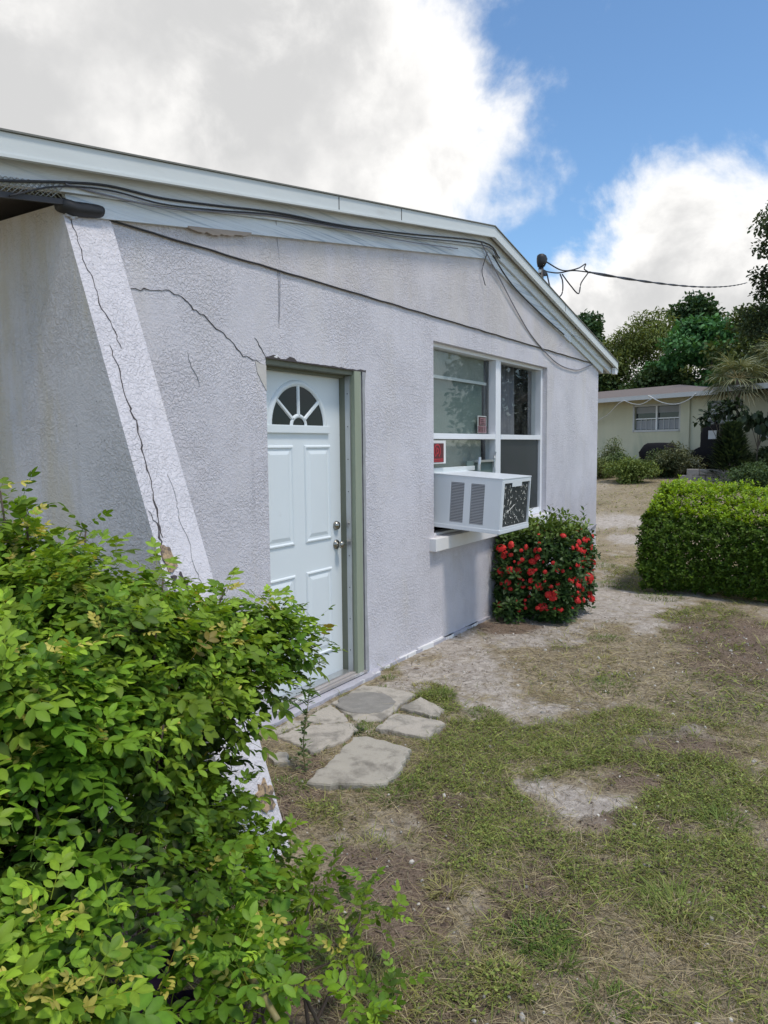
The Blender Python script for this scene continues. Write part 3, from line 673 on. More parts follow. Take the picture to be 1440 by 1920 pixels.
bm = bmesh.new(); n = 40; row = []
for i in range(n+1):
    x = MX1-.03 + .80*i/n; row.append((x, YW+.20+.02*math.sin(i*1.1)+.008*math.sin(i*2.7)))
for z0, z1, xl in ((.86, 2.46, 0),):
    a = [bm.verts.new((x+(.0), y, z0)) for x, y in row]; b_ = [bm.verts.new((x - .03*(i/n), y, z1)) for i, (x, y) in enumerate(row)]
    for i in range(n): bm.faces.new((a[i], a[i+1], b_[i+1], b_[i]))
o = wp(bmobj('curtain', bm, M['curtain'], smooth=True)); sm = o.modifiers.new('t', 'SOLIDIFY'); sm.thickness = .004
# fill pieces round the air conditioner
wp(boxo('side_filler', (WX0+.013, 5.40, YW+.03, YW+.045, WZ0+.022, 1.37), M['sill_wood']))
wp(boxo('filler_panel', (6.06, MX0-.002, YW+.03, YW+.045, WZ0+.022, 1.47), M['shade_green']))
wp(boxo('lower_sash_rail', (WX0+.014, 6.20, YW+.02, YW+.06, 1.385, 1.425), M['fascia'], bevel=.003))
wp(boxo('bracket_bar', (6.20, MX0-.004, YW-.005, YW+.028, 1.455, 1.475), M['alu']))
bm = bmesh.new(); tube(bm, [(6.22,YW-.01,1.38),(6.22,YW-.012,1.44),(6.235,YW-.01,1.50)], .016, 8); wp(bmobj('latch', bm, M['alu']))
bm = bmesh.new(); tube(bm, [(6.57,YW-.006,1.40),(6.575,YW-.01,1.49),(6.60,YW-.008,1.545)], .010, 8); wp(bmobj('latch', bm, M['alu']))
wp(boxo('window_sill', (5.212, 7.93, -.062, .16, .765, WZ0-.001), M['white_rough'], bevel=.004))
# window signs
def sign(name, x0, x1, z0, z1, y, label, build):
    o = boxo(name, (x0, x1, y, y+.004, z0, z1), M['sign_white']); tag(o, label, 'sign'); build(o, x0, x1, z0, z1, y); return o
def sub(o, name, bm, mt): p = bmobj(name, bm, mt); p.parent = o; return p
def red_sign(o, x0, x1, z0, z1, y):
    w_, h_ = x1-x0, z1-z0; bm = bmesh.new(); box(bm, x0+.0, x1-.16*w_, y-.003, y-.0005, z0+.06*h_, z1-.12*h_); sub(o, 'sign_field', bm, M['sign_dark'])
    cx, cz = x0+.40*w_, z0+.55*h_
    def ringp(r0, r1, a0, a1, yy):
        bm = bmesh.new(); n = 18; A = [(cx+r1*math.cos(RAD(a0+(a1-a0)*i/n)), yy, cz+r1*math.sin(RAD(a0+(a1-a0)*i/n))) for i in range(n+1)]
        B = [(cx+r0*math.cos(RAD(a0+(a1-a0)*i/n)), yy, cz+r0*math.sin(RAD(a0+(a1-a0)*i/n))) for i in range(n+1)]
        for i in range(n): prism(bm, [A[i], A[i+1], B[i+1], B[i]], (0,.0015,0))
        return bm
    sub(o, 'sign_swirl', ringp(.24*h_, .31*h_, -60, 240, y-.0052), M['sign_red']); sub(o, 'sign_swirl', ringp(.07*h_, .14*h_, -150, 130, y-.0052), M['sign_red'])
    bm = bmesh.new(); box(bm, cx-.13*h_, cx-.06*h_, y-.0052, y-.0037, cz-.2*h_, cz+.16*h_); sub(o, 'sign_stroke', bm, M['sign_red'])
    for k in range(2):
        bm = bmesh.new(); box(bm, x0+.05*w_, x1-.22*w_, y-.0052, y-.0037, z0+(.09+.08*k)*h_, z0+(.14+.08*k)*h_); sub(o, 'sign_stroke', bm, M['sign_red'])
sign('window_sign', 5.312, 5.575, 1.462, 1.652, YW-.008, 'red and black square sticker with white border beside the wall edge', red_sign)
def pink_sign(o, x0, x1, z0, z1, y):
    w_, h_ = x1-x0, z1-z0; bm = bmesh.new(); box(bm, x0+.08*w_, x1-.08*w_, y-.003, y-.0005, z0+.44*h_, z1-.06*h_); sub(o, 'sign_field', bm, M['sign_dark'])
    bm = bmesh.new(); box(bm, x0+.2*w_, x1-.16*w_, y-.0052, y-.0034, z0+.50*h_, z1-.12*h_); sub(o, 'sign_field', bm, M['sign_pink'])
    bm = bmesh.new(); box(bm, x0+.02*w_, x1-.02*w_, y-.003, y-.0005, z0+.02*h_, z0+.42*h_); sub(o, 'sign_field', bm, M['sign_pink'])
    for k in range(3):
        bm = bmesh.new(); box(bm, x0+.27*w_, x1-(.22+.06*k)*w_, y-.007, y-.0055, z0+(.56+.10*k)*h_, z0+(.60+.10*k)*h_); sub(o, 'sign_stroke', bm, M['sign_dark'])
    for k in range(4):
        bm = bmesh.new(); box(bm, x0+(.08+.21*k)*w_, x0+(.18+.21*k)*w_, y-.0045, y-.0032, z0+.08*h_, z0+.36*h_); sub(o, 'sign_stroke', bm, M['sign_dark'])
sign('window_sign', 6.375, 6.565, 1.722, 1.885, YW+.075, 'faded pink warning sign behind the glass above the air conditioner', pink_sign)

# ------------------------------------------------------------------ window air conditioner
AX0, AX1, AH = 5.425, 6.035, .43
ac = tag(empty('air_conditioner', (AX0, .10, .948)), 'white window air conditioner with dirty rear coil resting on the sill', 'air conditioner')
ac.rotation_euler = (RAD(3.6), 0, 0)
AW, AD = AX1-AX0, .61          # local: x 0..AW, y 0 (rear, in wall) .. -AD, z 0..AH
bm = bmesh.new()
# shell: left side with openings, top, right side, bottom
box(bm, 0, AW, -AD, 0, AH-.012, AH)
box(bm, 0, AW, -AD, 0, 0, .03)
box(bm, AW-.012, AW, -AD, 0, .0303, AH-.0123)
for y0, y1, z0, z1 in ((-.165,0,.0303,AH-.0123),(-.345,-.285,.0303,AH-.0123),(-AD,-.465,.0303,AH-.0123),(-.2847,-.1653,.0303,.055),(-.2847,-.1653,AH-.05,AH-.0123),(-.4647,-.3453,.0303,.055),(-.4647,-.3453,AH-.05,AH-.0123)):
    box(bm, 0, .012, y0, y1, z0, z1)
bmobj('casing', bm, M['ac'], ac)
bm = bmesh.new(); box(bm, -.004, AW+.004, -AD-.006, .0, -.004, .0295); bmobj('base_pan', bm, M['ac'], ac, bevel=.005)
bm = bmesh.new(); box(bm, -.003, AW+.003, -AD-.004, 0, AH+.0005, AH+.010); bmobj('top_cover', bm, M['ac'], ac, bevel=.004)
for y0, y1 in ((-.2847,-.1653),(-.4647,-.3453)):
    bm = bmesh.new(); n = 26; z0, z1 = .056, AH-.051
    for k in range(n):
        z = z0 + (z1-z0)*(k+.5)/n
        box(bm, .001, .009, y0+.001, y1-.001, z-.0042, z+.0030, M=Matrix.Translation((0,0,0)))
    bmobj('side_louvre', bm, M['ac_louvre'], ac)
bm = bmesh.new(); box(bm, .03, .034, -.48, -.15, .04, AH-.03); bmobj('inner_baffle', bm, M['ac_dark'], ac)
bm = bmesh.new(); box(bm, .004, .0115, -.3156, -.3144, .335, .337); bmobj('screw', bm, M['gap'], ac)
# rear frame and coil (faces the yard)
bm = bmesh.new()
box(bm, 0.0125, .045, -AD-.004, -AD+.012, .031, AH-.013); box(bm, AW-.045+.02, AW-.0125, -AD-.004, -AD+.012, .031, AH-.013)
box(bm, .0453, AW-.0253, -AD-.004, -AD+.012, AH-.032, AH-.013)
box(bm, .20, .40, -AD-.0045, -AD+.0, AH-.065, AH-.0323); box(bm, .0453, AW-.0253, -AD-.004, -AD+.012, .031, .045)
bmobj('rear_frame', bm, M['ac'], ac)
bm = bmesh.new(); box(bm, .0455, AW-.0255, -AD+.013, -AD+.05, .0455, AH-.033); bmobj('condenser_coil', bm, M['ac_coil'], ac)
bm = bmesh.new(); r = random.Random(4)
for k in range(60):
    z = .05+(AH-.09)*k/60; box(bm, .046, AW-.026, -AD+.0105, -AD+.0125, z, z+.0016)
bmobj('coil_fins', bm, M['ac_coil'], ac)
bm = bmesh.new()
for k in range(95):
    x, z = r.uniform(.06, AW-.05), r.uniform(.055, AH-.07); a = r.uniform(0, math.pi) if r.random() < .5 else r.gauss(1.57,.3); L = r.uniform(.006,.028)
    if k == 0: x, z, a, L = .15, .16, .35, .16
    tube(bm, [(x,-AD+.009,z),(x+L*math.cos(a)*.5,-AD+.007,z+L*math.sin(a)*.5+r.uniform(-.004,.004)),(x+L*math.cos(a),-AD+.009,z+L*math.sin(a))], r.uniform(.0012,.003), 4)
bmobj('lint', bm, M['ac_debris'], ac)['kind'] = 'stuff'

# ------------------------------------------------------------------ cables, mast
def cable(name, pts, r, mt, label, group=None, n=6, seg=6):
    bm = bmesh.new(); tube(bm, smoothpts(pts, n), r, seg); return tag(bmobj(name, bm, mt, smooth=True), label, 'cable', group)
base = [(1.978,2.696),(2.213,2.747),(2.511,2.774),(2.859,2.831),(3.36,2.919),(3.983,2.998),(4.78,3.13),(6.099,3.358)]
rk = lambda x, k: roofz(x)-.165+k
cable('eave_cable', [(1.5,-.062,2.60),(1.7,-.062,2.63)]+[(x,-.060,z+.006) for x,z in base]+[(6.45,-.058,3.30)], 0.0055, M['cable'], 'thick black cable sagging along the blue-grey board under the rake')
cable('eave_cable', [(1.75,-.068,2.585),(1.95,-.067,2.675)]+[(x,-.066,z-.014-.008*math.sin(i*1.3)) for i,(x,z) in enumerate(base[1:])]+[(6.4,-.06,3.29)], 0.0040, M['cable'], 'thin dark cable running just below the thick one under the rake')
cable('eave_cable', [(2.0,-.064,2.70)]+[(x,-.062,z-.026-.012*math.sin(i*1.1+1)) for i,(x,z) in enumerate(base[1:6])]+[(4.8,-.06,3.085),(5.6,-.06,3.205)], .0042, M['cable_grey'], 'grey cable looping lowest of the bundle under the rake')
cable('drop_cable', [(6.05,-.055,3.36),(6.2,-.05,3.28),(6.505,-.03,3.142),(6.9,-.022,2.93),(7.316,-.016,2.735),(7.75,-.014,2.60),(8.128,-.014,2.513),(8.5,-.014,2.485),(8.9,-.014,2.50),(9.4,-.014,2.60),(9.748,-.014,2.66)], .0058, M['cable_grey'], 'thin grey cable drooping across the gable down to the far corner')
cable('slope_cable', [(6.35,-.034,3.31),(6.7,-.034,3.16),(7.1,-.034,3.055),(7.6,-.034,2.96),(8.3,-.034,2.84)], .006, M['cable'], 'dark cable under the far slope of the rake beside the ridge')
cable('loop_cable', [(6.20,-.05,3.30),(6.16,-.04,3.22),(6.13,-.03,3.13),(6.17,-.03,3.06),(6.20,-.03,3.02)], .004, M['cable'], 'short loose cable end hanging below the ridge')
cable('down_wire', [(3.36,-.04,2.90),(3.40,-.012,2.80),(3.425,-.006,2.62),(3.418,-.005,2.40),(3.41,-.005,2.34)], 0.0018, M['paint_wire'], 'thin painted wire dropping straight down the wall above the doorway')
cable('corner_cable', [(8.3,-.012,.42),(8.8,-.012,.44),(9.3,-.012,.50),(9.745,-.012,.56)], .006, M['cable_grey'], 'grey cable across the low wall behind the red flowering bush')
cable('corner_cable', [(8.9,-.012,.14),(9.4,-.012,.23),(9.745,-.012,.29)], .006, M['rope'], 'pale cord low on the wall by the far corner')
mast = tag(empty('service_mast', (8.45, .30, 0)), 'black service mast with weatherhead rising behind the far roof slope', 'service mast')
bm = bmesh.new(); tube(bm, [(0,0,2.6),(0,0,3.70)], .030, 12); bmobj('pipe', bm, M['black'], mast, smooth=True)
bm = bmesh.new()
loft(bm, [[(x_,y_,z_) for x_,y_ in [(cx+rx*math.cos(2*math.pi*k/12), ry*math.sin(2*math.pi*k/12)) for k in range(12)]] for z_,cx,rx,ry in ((3.66,0,.042,.042),(3.71,.02,.075,.055),(3.755,.03,.085,.058),(3.785,.02,.07,.05),(3.80,.01,.035,.03))])
bmobj('weatherhead', bm, M['black'], mast, smooth=True)
bm = bmesh.new(); box(bm, .02, .12, -.03, .03, 3.57, 3.63); bmobj('insulator', bm, M['black'], mast, bevel=.01)
bm = bmesh.new(); tube(bm, [(-.045,0,3.6),(.06,0,3.6)], .02, 8); bmobj('clamp', bm, M['alu'], mast)
def drop(p0, p1, sag, n=24):
    p0, p1 = Vector(p0), Vector(p1); return [p0.lerp(p1, i/n) - Vector((0,0,sag*4*(i/n)*(1-i/n))) for i in range(n+1)]
S0, S1 = Vector((9.60,.10,3.785)), Vector((33.8,1.15,8.03))
wire = tag(empty('service_drop', tuple(S0)), 'twisted black service wire running from the mast to the tall tree', 'cable')
P_ = drop(S0, S1, .18, 60)
for k in range(2):
    bm = bmesh.new(); pts = [p + .010*Vector((0, math.cos(i*.9+k*math.pi), math.sin(i*.9+k*math.pi))) - S0 for i, p in enumerate(P_)]
    tube(bm, pts, .0115, 5); bmobj('strand', bm, M['cable'], wire)
for pts in ([(8.56,.29,3.74),(8.95,.22,3.70),(9.3,.15,3.78),(9.50,.11,3.87),(9.45,.11,3.80),(9.60,.10,3.785)],
            [(8.56,.28,3.62),(8.9,.25,3.665),(9.2,.18,3.74),(9.60,.10,3.785)],
            [(8.56,.27,3.60),(8.60,.24,3.44),(8.76,.22,3.36),(8.92,.21,3.42),(8.94,.21,3.56),(8.90,.23,3.65)],
            [(8.95,.22,3.655),(9.15,.18,3.55),(9.33,.14,3.48),(9.40,.13,3.62),(9.60,.10,3.785)]):
    bm = bmesh.new(); tube(bm, [p - S0 for p in smoothpts(pts, 6)], .0085, 5); bmobj('service_loop', bm, M['cable'], wire)

# ------------------------------------------------------------------ flagstones by the door
path = tag(empty('door_path', (3.4, -.5, 0)), 'cracked flagstones and concrete slabs before the white door', 'path', kind='structure')
STONES = [
 ('concrete_tan', .004, [(3.698,-.13),(3.896,-.117),(4.09,-.099),(4.125,-.29),(4.107,-.506),(3.868,-.528),(3.606,-.563),(3.507,-.453),(3.576,-.341)]),
 ('concrete_tan', .003, [(3.843,-.549),(4.074,-.551),(3.94,-.802),(3.813,-.796)]),
 ('concrete_tan', .006, [(3.479,-.596),(3.739,-.568),(3.755,-.91),(3.499,-.933)]),
 ('concrete_tan', .003, [(3.083,-.191),(3.285,-.219),(3.474,-.426),(3.404,-.523),(3.236,-.544),(3.021,-.489),(3.056,-.364)]),
 ('concrete_tan', .004, [(3.366,-.162),(3.656,-.143),(3.546,-.349),(3.492,-.4),(3.371,-.308)]),
 ('concrete', .012, [(3.287,-.58),(3.338,-.64),(3.311,-.925),(3.141,-.987),(2.90,-1.04),(2.83,-.937),(2.70,-.704),(2.918,-.66)]),
 ('concrete', .006, [(2.875,-.314),(2.958,-.384),(2.858,-.478),(2.798,-.411)]),
 ('concrete_tan', .003, [(3.12,-.12),(3.34,-.11),(3.33,-.20),(3.10,-.175)])]
for k, (mt, zt, poly) in enumerate(STONES):
    r = random.Random(40+k); pts = []
    for i in range(len(poly)):
        a, b_ = Vector(poly[i]), Vector(poly[(i+1)%len(poly)]); n = max(2, int((b_-a).length/.035))
        for j in range(n):
            p = a.lerp(b_, j/n); pts.append((p.x+r.gauss(0,.0065), p.y+r.gauss(0,.0065)))
    cx = sum(p[0] for p in pts)/len(pts); cy = sum(p[1] for p in pts)/len(pts); bm = bmesh.new()
    def rr(f, z): return [(cx+(x-cx)*f, cy+(y-cy)*f, z) for x, y in pts]
    tilt = (r.gauss(0,.008), r.gauss(0,.008))
    rings = [[(x-3.4, y+.5, z+(x-cx)*tilt[0]+(y-cy)*tilt[1]) for x,y,z in ring] for ring in (rr(1,-.04), rr(1.0,zt-.012), rr(.985,zt-.003), rr(.96,zt))]
    loft(bm, rings); bmobj('flagstone', bm, M[mt], path)
bm = bmesh.new(); n = 30; r = random.Random(2)
rad = [1+r.gauss(0,.03) for _ in range(n)]
ringf = lambda f, z: [(3.797-3.4+f*rad[k]*(.090*1.12*math.cos(2*math.pi*k/n)+.165*math.sin(2*math.pi*k/n)*1.0), -.316+.5+f*rad[k]*(-.145*1.05*math.cos(2*math.pi*k/n)+.11*math.sin(2*math.pi*k/n)), z) for k in range(n)]
loft(bm, [ringf(1.0,-.02), ringf(1.0,.005), ringf(.97,.010), ringf(.9,.011)]); tag(bmobj('round_stepping_stone', bm, M['concrete_grey'], path), 'dark grey round stone')

# ------------------------------------------------------------------ leaf templates
def leaflet(L=1.0, W=.5, fold=.12, droop=.15):
    """elliptic leaf along +y, base at origin"""
    ts = np.array([0,.22,.5,.78,1.0]); ws = np.array([0,.36,.5,.36,0])*W
    V = []; mid = []; lf = []; rt = []
    for t_, w_ in zip(ts, ws):
        z = -droop*t_*t_*L
        mid.append(len(V)); V.append((0, t_*L, z))
        if w_ > 0:
            lf.append(len(V)); V.append((-w_, t_*L, z+fold*w_)); rt.append(len(V)); V.append((w_, t_*L, z+fold*w_))
    tri = [(mid[0], lf[0], mid[1]), (mid[0], mid[1], rt[0]), (mid[3], lf[2], mid[4]), (mid[3], mid[4], rt[2])]
    quad = [(mid[1], lf[0], lf[1], mid[2]), (mid[2], lf[1], lf[2], mid[3]), (mid[1], mid[2], rt[1], rt[0]), (mid[2], mid[3], rt[2], rt[1])]
    # winding not important: two-sided shading
    return np.array(V, float), [np.array(tri), np.array(quad)]
def simple_leaf(W=.5, droop=.2, fold=.2):
    V = np.array([(0,0,0),(-.42*W,.3,.08*fold),(.42*W,.3,.08*fold),(-.45*W,.65,.08*fold-.4*droop),(.45*W,.65,.08*fold-.4*droop),(0,1,-droop),(0,.3,0),(0,.65,-.4*droop)], float)
    return V, [np.array([(0,6,1),(0,2,6),(3,7,5),(7,4,5)]), np.array([(1,6,7,3),(6,2,4,7)])]
def compound(npairs=3, droop=.25, spread=62, seed=0):
    """pinnate leaf, unit length about 1"""
    r = np.random.default_rng(seed); S = Soup(); lv, lf = leaflet(1, .52, .22, .22)
    curve = lambda t_: np.array([0, t_, -droop*t_*t_])
    P, Dn, Sc = [], [], []
    for i in range(npairs):
        t_ = .28 + .55*i/max(1,npairs-1); sz = (.30,.36,.38,.36)[min(i,3)]*r.uniform(.9,1.1)
        for s in (-1, 1):
            a = RAD(spread - 8*i + r.uniform(-8,8)); P.append(curve(t_)); Dn.append((s*math.sin(a), math.cos(a), -.12+r.uniform(-.15,.15))); Sc.append(sz)
    P.append(curve(.9)); Dn.append((r.uniform(-.1,.1), 1, -2*droop*.9*.5)); Sc.append(.42)
    P = np.array(P); Dn = np.array(Dn); up = np.tile([[0,0.15,1.0]], (len(P),1)) + r.normal(0,.12,(len(P),3))
    V, F, Cc = instance(lv, lf, P, frames(Dn, up), np.array(Sc)[:,None], np.ones((len(P),3))*r.uniform(.78,1.2,(len(P),1)), np.where(np.abs(lv[:,:1]) < 1e-6, 1.12, .97)*np.ones((1,3))); S.add(V, F, Cc)
    # rachis: a thin two-sided ribbon in three steps
    ys_ = np.linspace(0, .92, 5); rv = np.concatenate([[curve(y_)+[-.010,0,0.002], curve(y_)+[.010,0,0.002]] for y_ in ys_])
    S.add(rv, [np.array([(2*i,2*i+1,2*i+3,2*i+2) for i in range(4)])], np.tile([[.9,.75,.5]], (len(rv),1)))
    return np.concatenate(S.V), [np.concatenate(f) for f in S.F.values()], np.concatenate(S.C)
COMP = [compound(3, .22, 62, 1), compound(3, .38, 58, 2), compound(2, .15, 60, 3), compound(4, .45, 64, 4), compound(3, .10, 66, 5)]

# ------------------------------------------------------------------ foreground shrub
LOBES = [(1.168,-1.155,.985,.34),(1.456,-1.237,.90,.26),(1.731,-1.295,.95,.15),(1.223,-.924,1.15,.2),(1.47,-.989,.98,.19),(.964,-1.335,.814,.3),(1.50,-1.15,.68,.20),(1.58,-1.25,.86,.16),(1.55,-1.26,.70,.14),(1.47,-1.28,.56,.14),(1.52,-1.22,.42,.12),(.79,-1.554,.663,.25),(1.017,-1.536,.671,.2),(1.47,-1.20,.48,.17),(.75,-.95,.95,.34),(.55,-1.45,.7,.3),(.95,-.75,.8,.3),(.86,-1.35,1.02,.2),(.70,-1.66,.48,.22),(.62,-1.75,.62,.2),(.85,-1.72,.30,.14)]
LOBES2 = [(1.22,-1.62,.50,.14),(1.00,-1.76,.49,.15),(1.46,-1.56,.46,.10),(1.40,-1.67,.36,.08),(1.48,-1.42,.45,.11),(1.10,-1.85,.40,.10),(1.62,-1.52,.30,.05),(1.27,-1.74,.34,.09),(1.55,-1.36,.30,.08),(1.50,-1.76,.22,.05),(1.66,-1.62,.36,.06),(1.72,-1.74,.26,.06),(1.58,-1.88,.16,.05),(1.75,-1.50,.26,.05),(1.86,-1.62,.18,.05),(1.40,-1.95,.25,.06)]
camv = np.array(CAM)
def tips_on(L, dens, keep_gap=None):
    P, A = [], []
    for x, y, z, r in L:
        n = int(dens*4*math.pi*r*r); u = rnd_unit(n); u[:,2] = np.where(u[:,2] < -.35, -u[:,2], u[:,2])
        p = np.array([x,y,z]) + u*r*rng.uniform(.72,1.1,(n,1)); P.append(p); A.append(u)
    P = np.concatenate(P); A = np.concatenate(A)
    ins = np.zeros(len(P), bool)
    for x, y, z, r in L: ins |= np.linalg.norm(P-np.array([x,y,z]), axis=1) < r*.62
    return P[~ins], A[~ins]
def inner_tips(L, dens):
    P, A = [], []
    for x, y, z, r in L:
        n = int(dens*r*r*r*4.2); u = rnd_unit(n); P.append(np.array([x,y,z]) + u*r*.72*rng.random((n,1))**.4); A.append(u)
    return np.concatenate(P), np.concatenate(A)
def shrub_leaves(P, A, per=(5,9), size=(.07,.125), upw=.75, young=.22):
    """rosettes of compound leaves at shoot tips -> list of (pos, dir, up, size, col, templ)"""
    pos, dr, up, sz, cl, ti = [], [], [], [], [], []
    for p, a in zip(P, A):
        ax = a*.55 + np.array([0,0,upw]) + rng.normal(0,.2,3); ax /= np.linalg.norm(ax)
        e1 = np.cross(ax, [.3,.9,.2]); e1 /= np.linalg.norm(e1); e2 = np.cross(ax, e1)
        n = rng.integers(*per); ph = rng.uniform(0, 6.28); hue = rng.random(); yg = rng.random() < young
        for k in range(n):
            f = k/n; ang = ph + k*2.4; pitch = RAD(78 - 52*f + rng.uniform(-10,10))
            d = math.cos(pitch)*ax + math.sin(pitch)*(math.cos(ang)*e1+math.sin(ang)*e2)
            u_ = ax*math.sin(pitch) - (math.cos(ang)*e1+math.sin(ang)*e2)*math.cos(pitch)
            s = rng.uniform(*size)*(1-.45*f)
            pos.append(p + ax*(.035*f - .05*(1-f))); dr.append(d); up.append(u_ + rng.normal(0,.12,3)); sz.append(s)
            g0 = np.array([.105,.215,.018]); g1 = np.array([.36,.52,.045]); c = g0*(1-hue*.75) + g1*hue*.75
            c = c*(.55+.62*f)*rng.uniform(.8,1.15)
            if yg and f > .6: c = np.array([.52,.46,.10])*rng.uniform(.8,1.15); sz[-1] *= .75
            if rng.random() < .005: c = np.array([.34,.27,.055])*rng.uniform(.6,1.1)
            cl.append(c); ti.append(rng.integers(0, 5))
    return [np.array(v) for v in (pos, dr, up, sz, cl, ti)]
def build_shrub(root, data, individual=300, score=None, base=(1.3,-1.2,0)):
    pos, dr, up, sz, cl, ti = data
    order = np.argsort(score) if score is not None else np.arange(len(pos)); ind = set(order[:individual].tolist())
    rest = np.array([i for i in range(len(pos)) if i not in ind])
    S = Soup(); Rm = frames(dr, up)
    for k in range(5):
        q = rest[ti[rest] == k]
        if len(q) == 0: continue
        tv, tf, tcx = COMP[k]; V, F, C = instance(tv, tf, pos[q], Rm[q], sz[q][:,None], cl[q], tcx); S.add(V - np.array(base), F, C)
    S.obj('foliage', M['leaf'], root)['kind'] = 'stuff'
    # shared leaf meshes in a few shades
    lib = {}
    for i in order[:individual]:
        lum = cl[i].sum(); shade = 3 if cl[i][2] > .06 else (0 if lum < .40 else (1 if lum < .62 else 2)); key = (int(ti[i]), shade)
        if key not in lib:
            tv, tf, tcx = COMP[key[0]]; colr = np.array([(.10,.21,.016),(.165,.30,.022),(.30,.46,.038),(.50,.45,.10)][shade])
            me = npmesh('leaf', tv, tf, tcx*colr); me.materials.append(M['leaf_obj']); lib[key] = me
        o = bpy.data.objects.new('leaf', lib[key]); COL.objects.link(o); o.parent = root
        mm = Matrix([[*Rm[i][0],0],[*Rm[i][1],0],[*Rm[i][2],0],[0,0,0,1]])
        o.matrix_basis = Matrix.Translation(pos[i]-np.array(base)) @ mm @ Matrix.Scale(sz[i], 4)
def stems(root, base, targets, mt, r0=.009, r1=.0025, wob=.06, name='stem'):
    for i, tgt in enumerate(targets):
        rr_ = random.Random(i+len(targets)); b0 = Vector((rr_.uniform(-.12,.12), rr_.uniform(-.12,.12), 0)); tg = Vector(tgt) - Vector(base)
        b0 = b0 + Vector((tg.x*.25, tg.y*.25, 0)); mid = b0.lerp(tg, .55) + Vector((rr_.uniform(-wob,wob), rr_.uniform(-wob,wob), .06)); bm = bmesh.new()
        tube(bm, smoothpts([b0, mid, tg], 5), r0, 6, r1); bmobj(name, bm, mt, root, smooth=True)
sb = (1.15, -1.15, 0.0)
shrub = tag(empty('leafy_shrub', sb), 'big bright green shrub with feathery compound leaves against the cracked wing wall', 'shrub')
P, A = tips_on(LOBES, 150)
HOLLOW = [(1.245,-1.402,.826,.13),(1.166,-1.487,.688,.12),(.98,-1.592,.54,.15),(.98,-1.70,.47,.13),(1.03,-1.52,.40,.13),(1.41,-1.497,.66,.08)]
def carve(P, A):
    k = np.ones(len(P), bool)
    for x, y, z, r in HOLLOW: k &= np.linalg.norm(P-np.array([x,y,z]), axis=1) > r
    return P[k], A[k]
P, A = carve(P, A)
gap = fbm(P[:,0]*1.0+P[:,2]*.7, P[:,1]*1.0-P[:,2]*.6, 5.5, 2, 66)
kp = (gap > .44) | (P[:,2] > .92) | (rng.random(len(P)) < .12); P, A = P[kp], A[kp]
# shoots standing above the mass and the arm reaching across the door
SH = [((1.139,-.934,1.50),(1.128,-.948,1.10)), ((1.204,-.941,1.46),(1.205,-.981,1.10)), ((1.38,-.957,1.375),(1.37,-.962,1.05)), ((1.60,-1.03,1.20),(1.50,-1.02,.9)), ((1.02,-.90,1.42),(1.05,-.95,1.0)), ((.93,-.98,1.36),(.95,-1.0,1.0)),((1.71,-1.19,1.165),(1.62,-1.18,.95)),((1.25,-1.02,1.30),(1.22,-1.05,1.0))]
ARM = [((1.819,-1.26,.927),(2.03,-1.31,1.0)), ((1.80,-1.27,.90),(2.02,-1.335,.93)), ((1.78,-1.25,.86),(1.93,-1.30,.80)), ((1.75,-1.25,.95),(1.90,-1.27,1.06)), ((1.74,-1.22,.96),(1.86,-1.22,1.02))]
exP, exA = [], []
for top, bot in SH:
    t3 = Vector(top); b3 = Vector(bot)
    for f in (1.0, .87, .74, .6, .46): exP.append(np.array(b3.lerp(t3, f))); exA.append(np.array([rng.normal()*.5, rng.normal()*.5, .6]))
for a, b_ in ARM:
    for f in (1.0, .75, .5, .25): exP.append(np.array(Vector(a).lerp(Vector(b_), f))); exA.append(np.array([.6,-.1,.3]))
main = shrub_leaves(P, A)
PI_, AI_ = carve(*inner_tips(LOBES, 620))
inn = shrub_leaves(PI_, AI_, (4,6), (.07,.11), .6, 0.0); inn[4] = np.array([.045,.082,.014])*rng.uniform(.6,1.5,(len(inn[0]),1))  # inner leaves coloured near-black so the gaps look shaded
ext = shrub_leaves(np.array(exP), np.array(exA), (4,6), (.08,.12))
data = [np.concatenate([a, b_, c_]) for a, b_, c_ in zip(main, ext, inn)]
dist = np.linalg.norm(data[0]-camv, axis=1)
dist[len(main[0])+len(ext[0]):] += 5
dview = (data[0]-camv)@np.array(AF)
ux = ((data[0]-camv)@np.array(AR))/dview; uy = ((data[0]-camv)@np.array(AU))/dview
score = dist + 10*((np.abs(ux) > .5) | (np.abs(uy) > .67))
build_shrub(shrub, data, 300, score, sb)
for a, b_ in ARM:
    bm = bmesh.new(); a3 = Vector(a)-Vector(sb); b3 = Vector(b_)-Vector(sb); tube(bm, smoothpts([a3+Vector((-.22,.04,-.12)), a3, b3], 5), .005, 6, .002); bmobj('stem', bm, M['stem'], shrub, smooth=True)
stems(shrub, sb, [t_ for t_, _ in SH] + [tuple(p) for p in P[rng.choice(len(P), 26, False)]], M['stem'])
sb2 = (1.35, -1.62, 0.0)
shrub2 = tag(empty('leafy_shrub', sb2), 'lower sprawling green shoots at the foot of the big shrub near the lawn', 'shrub')
P2, A2 = carve(*tips_on(LOBES2, 78))
d2 = shrub_leaves(P2, A2, (4,8), (.065,.115), .8, .25)
dist2 = np.linalg.norm(d2[0]-camv, axis=1)
build_shrub(shrub2, d2, 260, dist2, sb2)
stems(shrub2, sb2, [tuple(p) for p in P2[rng.choice(len(P2), 16, False)]], M['stem'], .006, .002)
bm = bmesh.new(); tube(bm, [Vector(p)-Vector(sb2) for p in smoothpts([(1.10,-1.40,.56),(1.141,-1.57,.545),(1.12,-1.72,.53),(1.083,-1.861,.50),(1.06,-1.94,.47)], 6)], .0085, 8, .007); bmobj('cane', bm, M['stem_green'], shrub2, smooth=True)
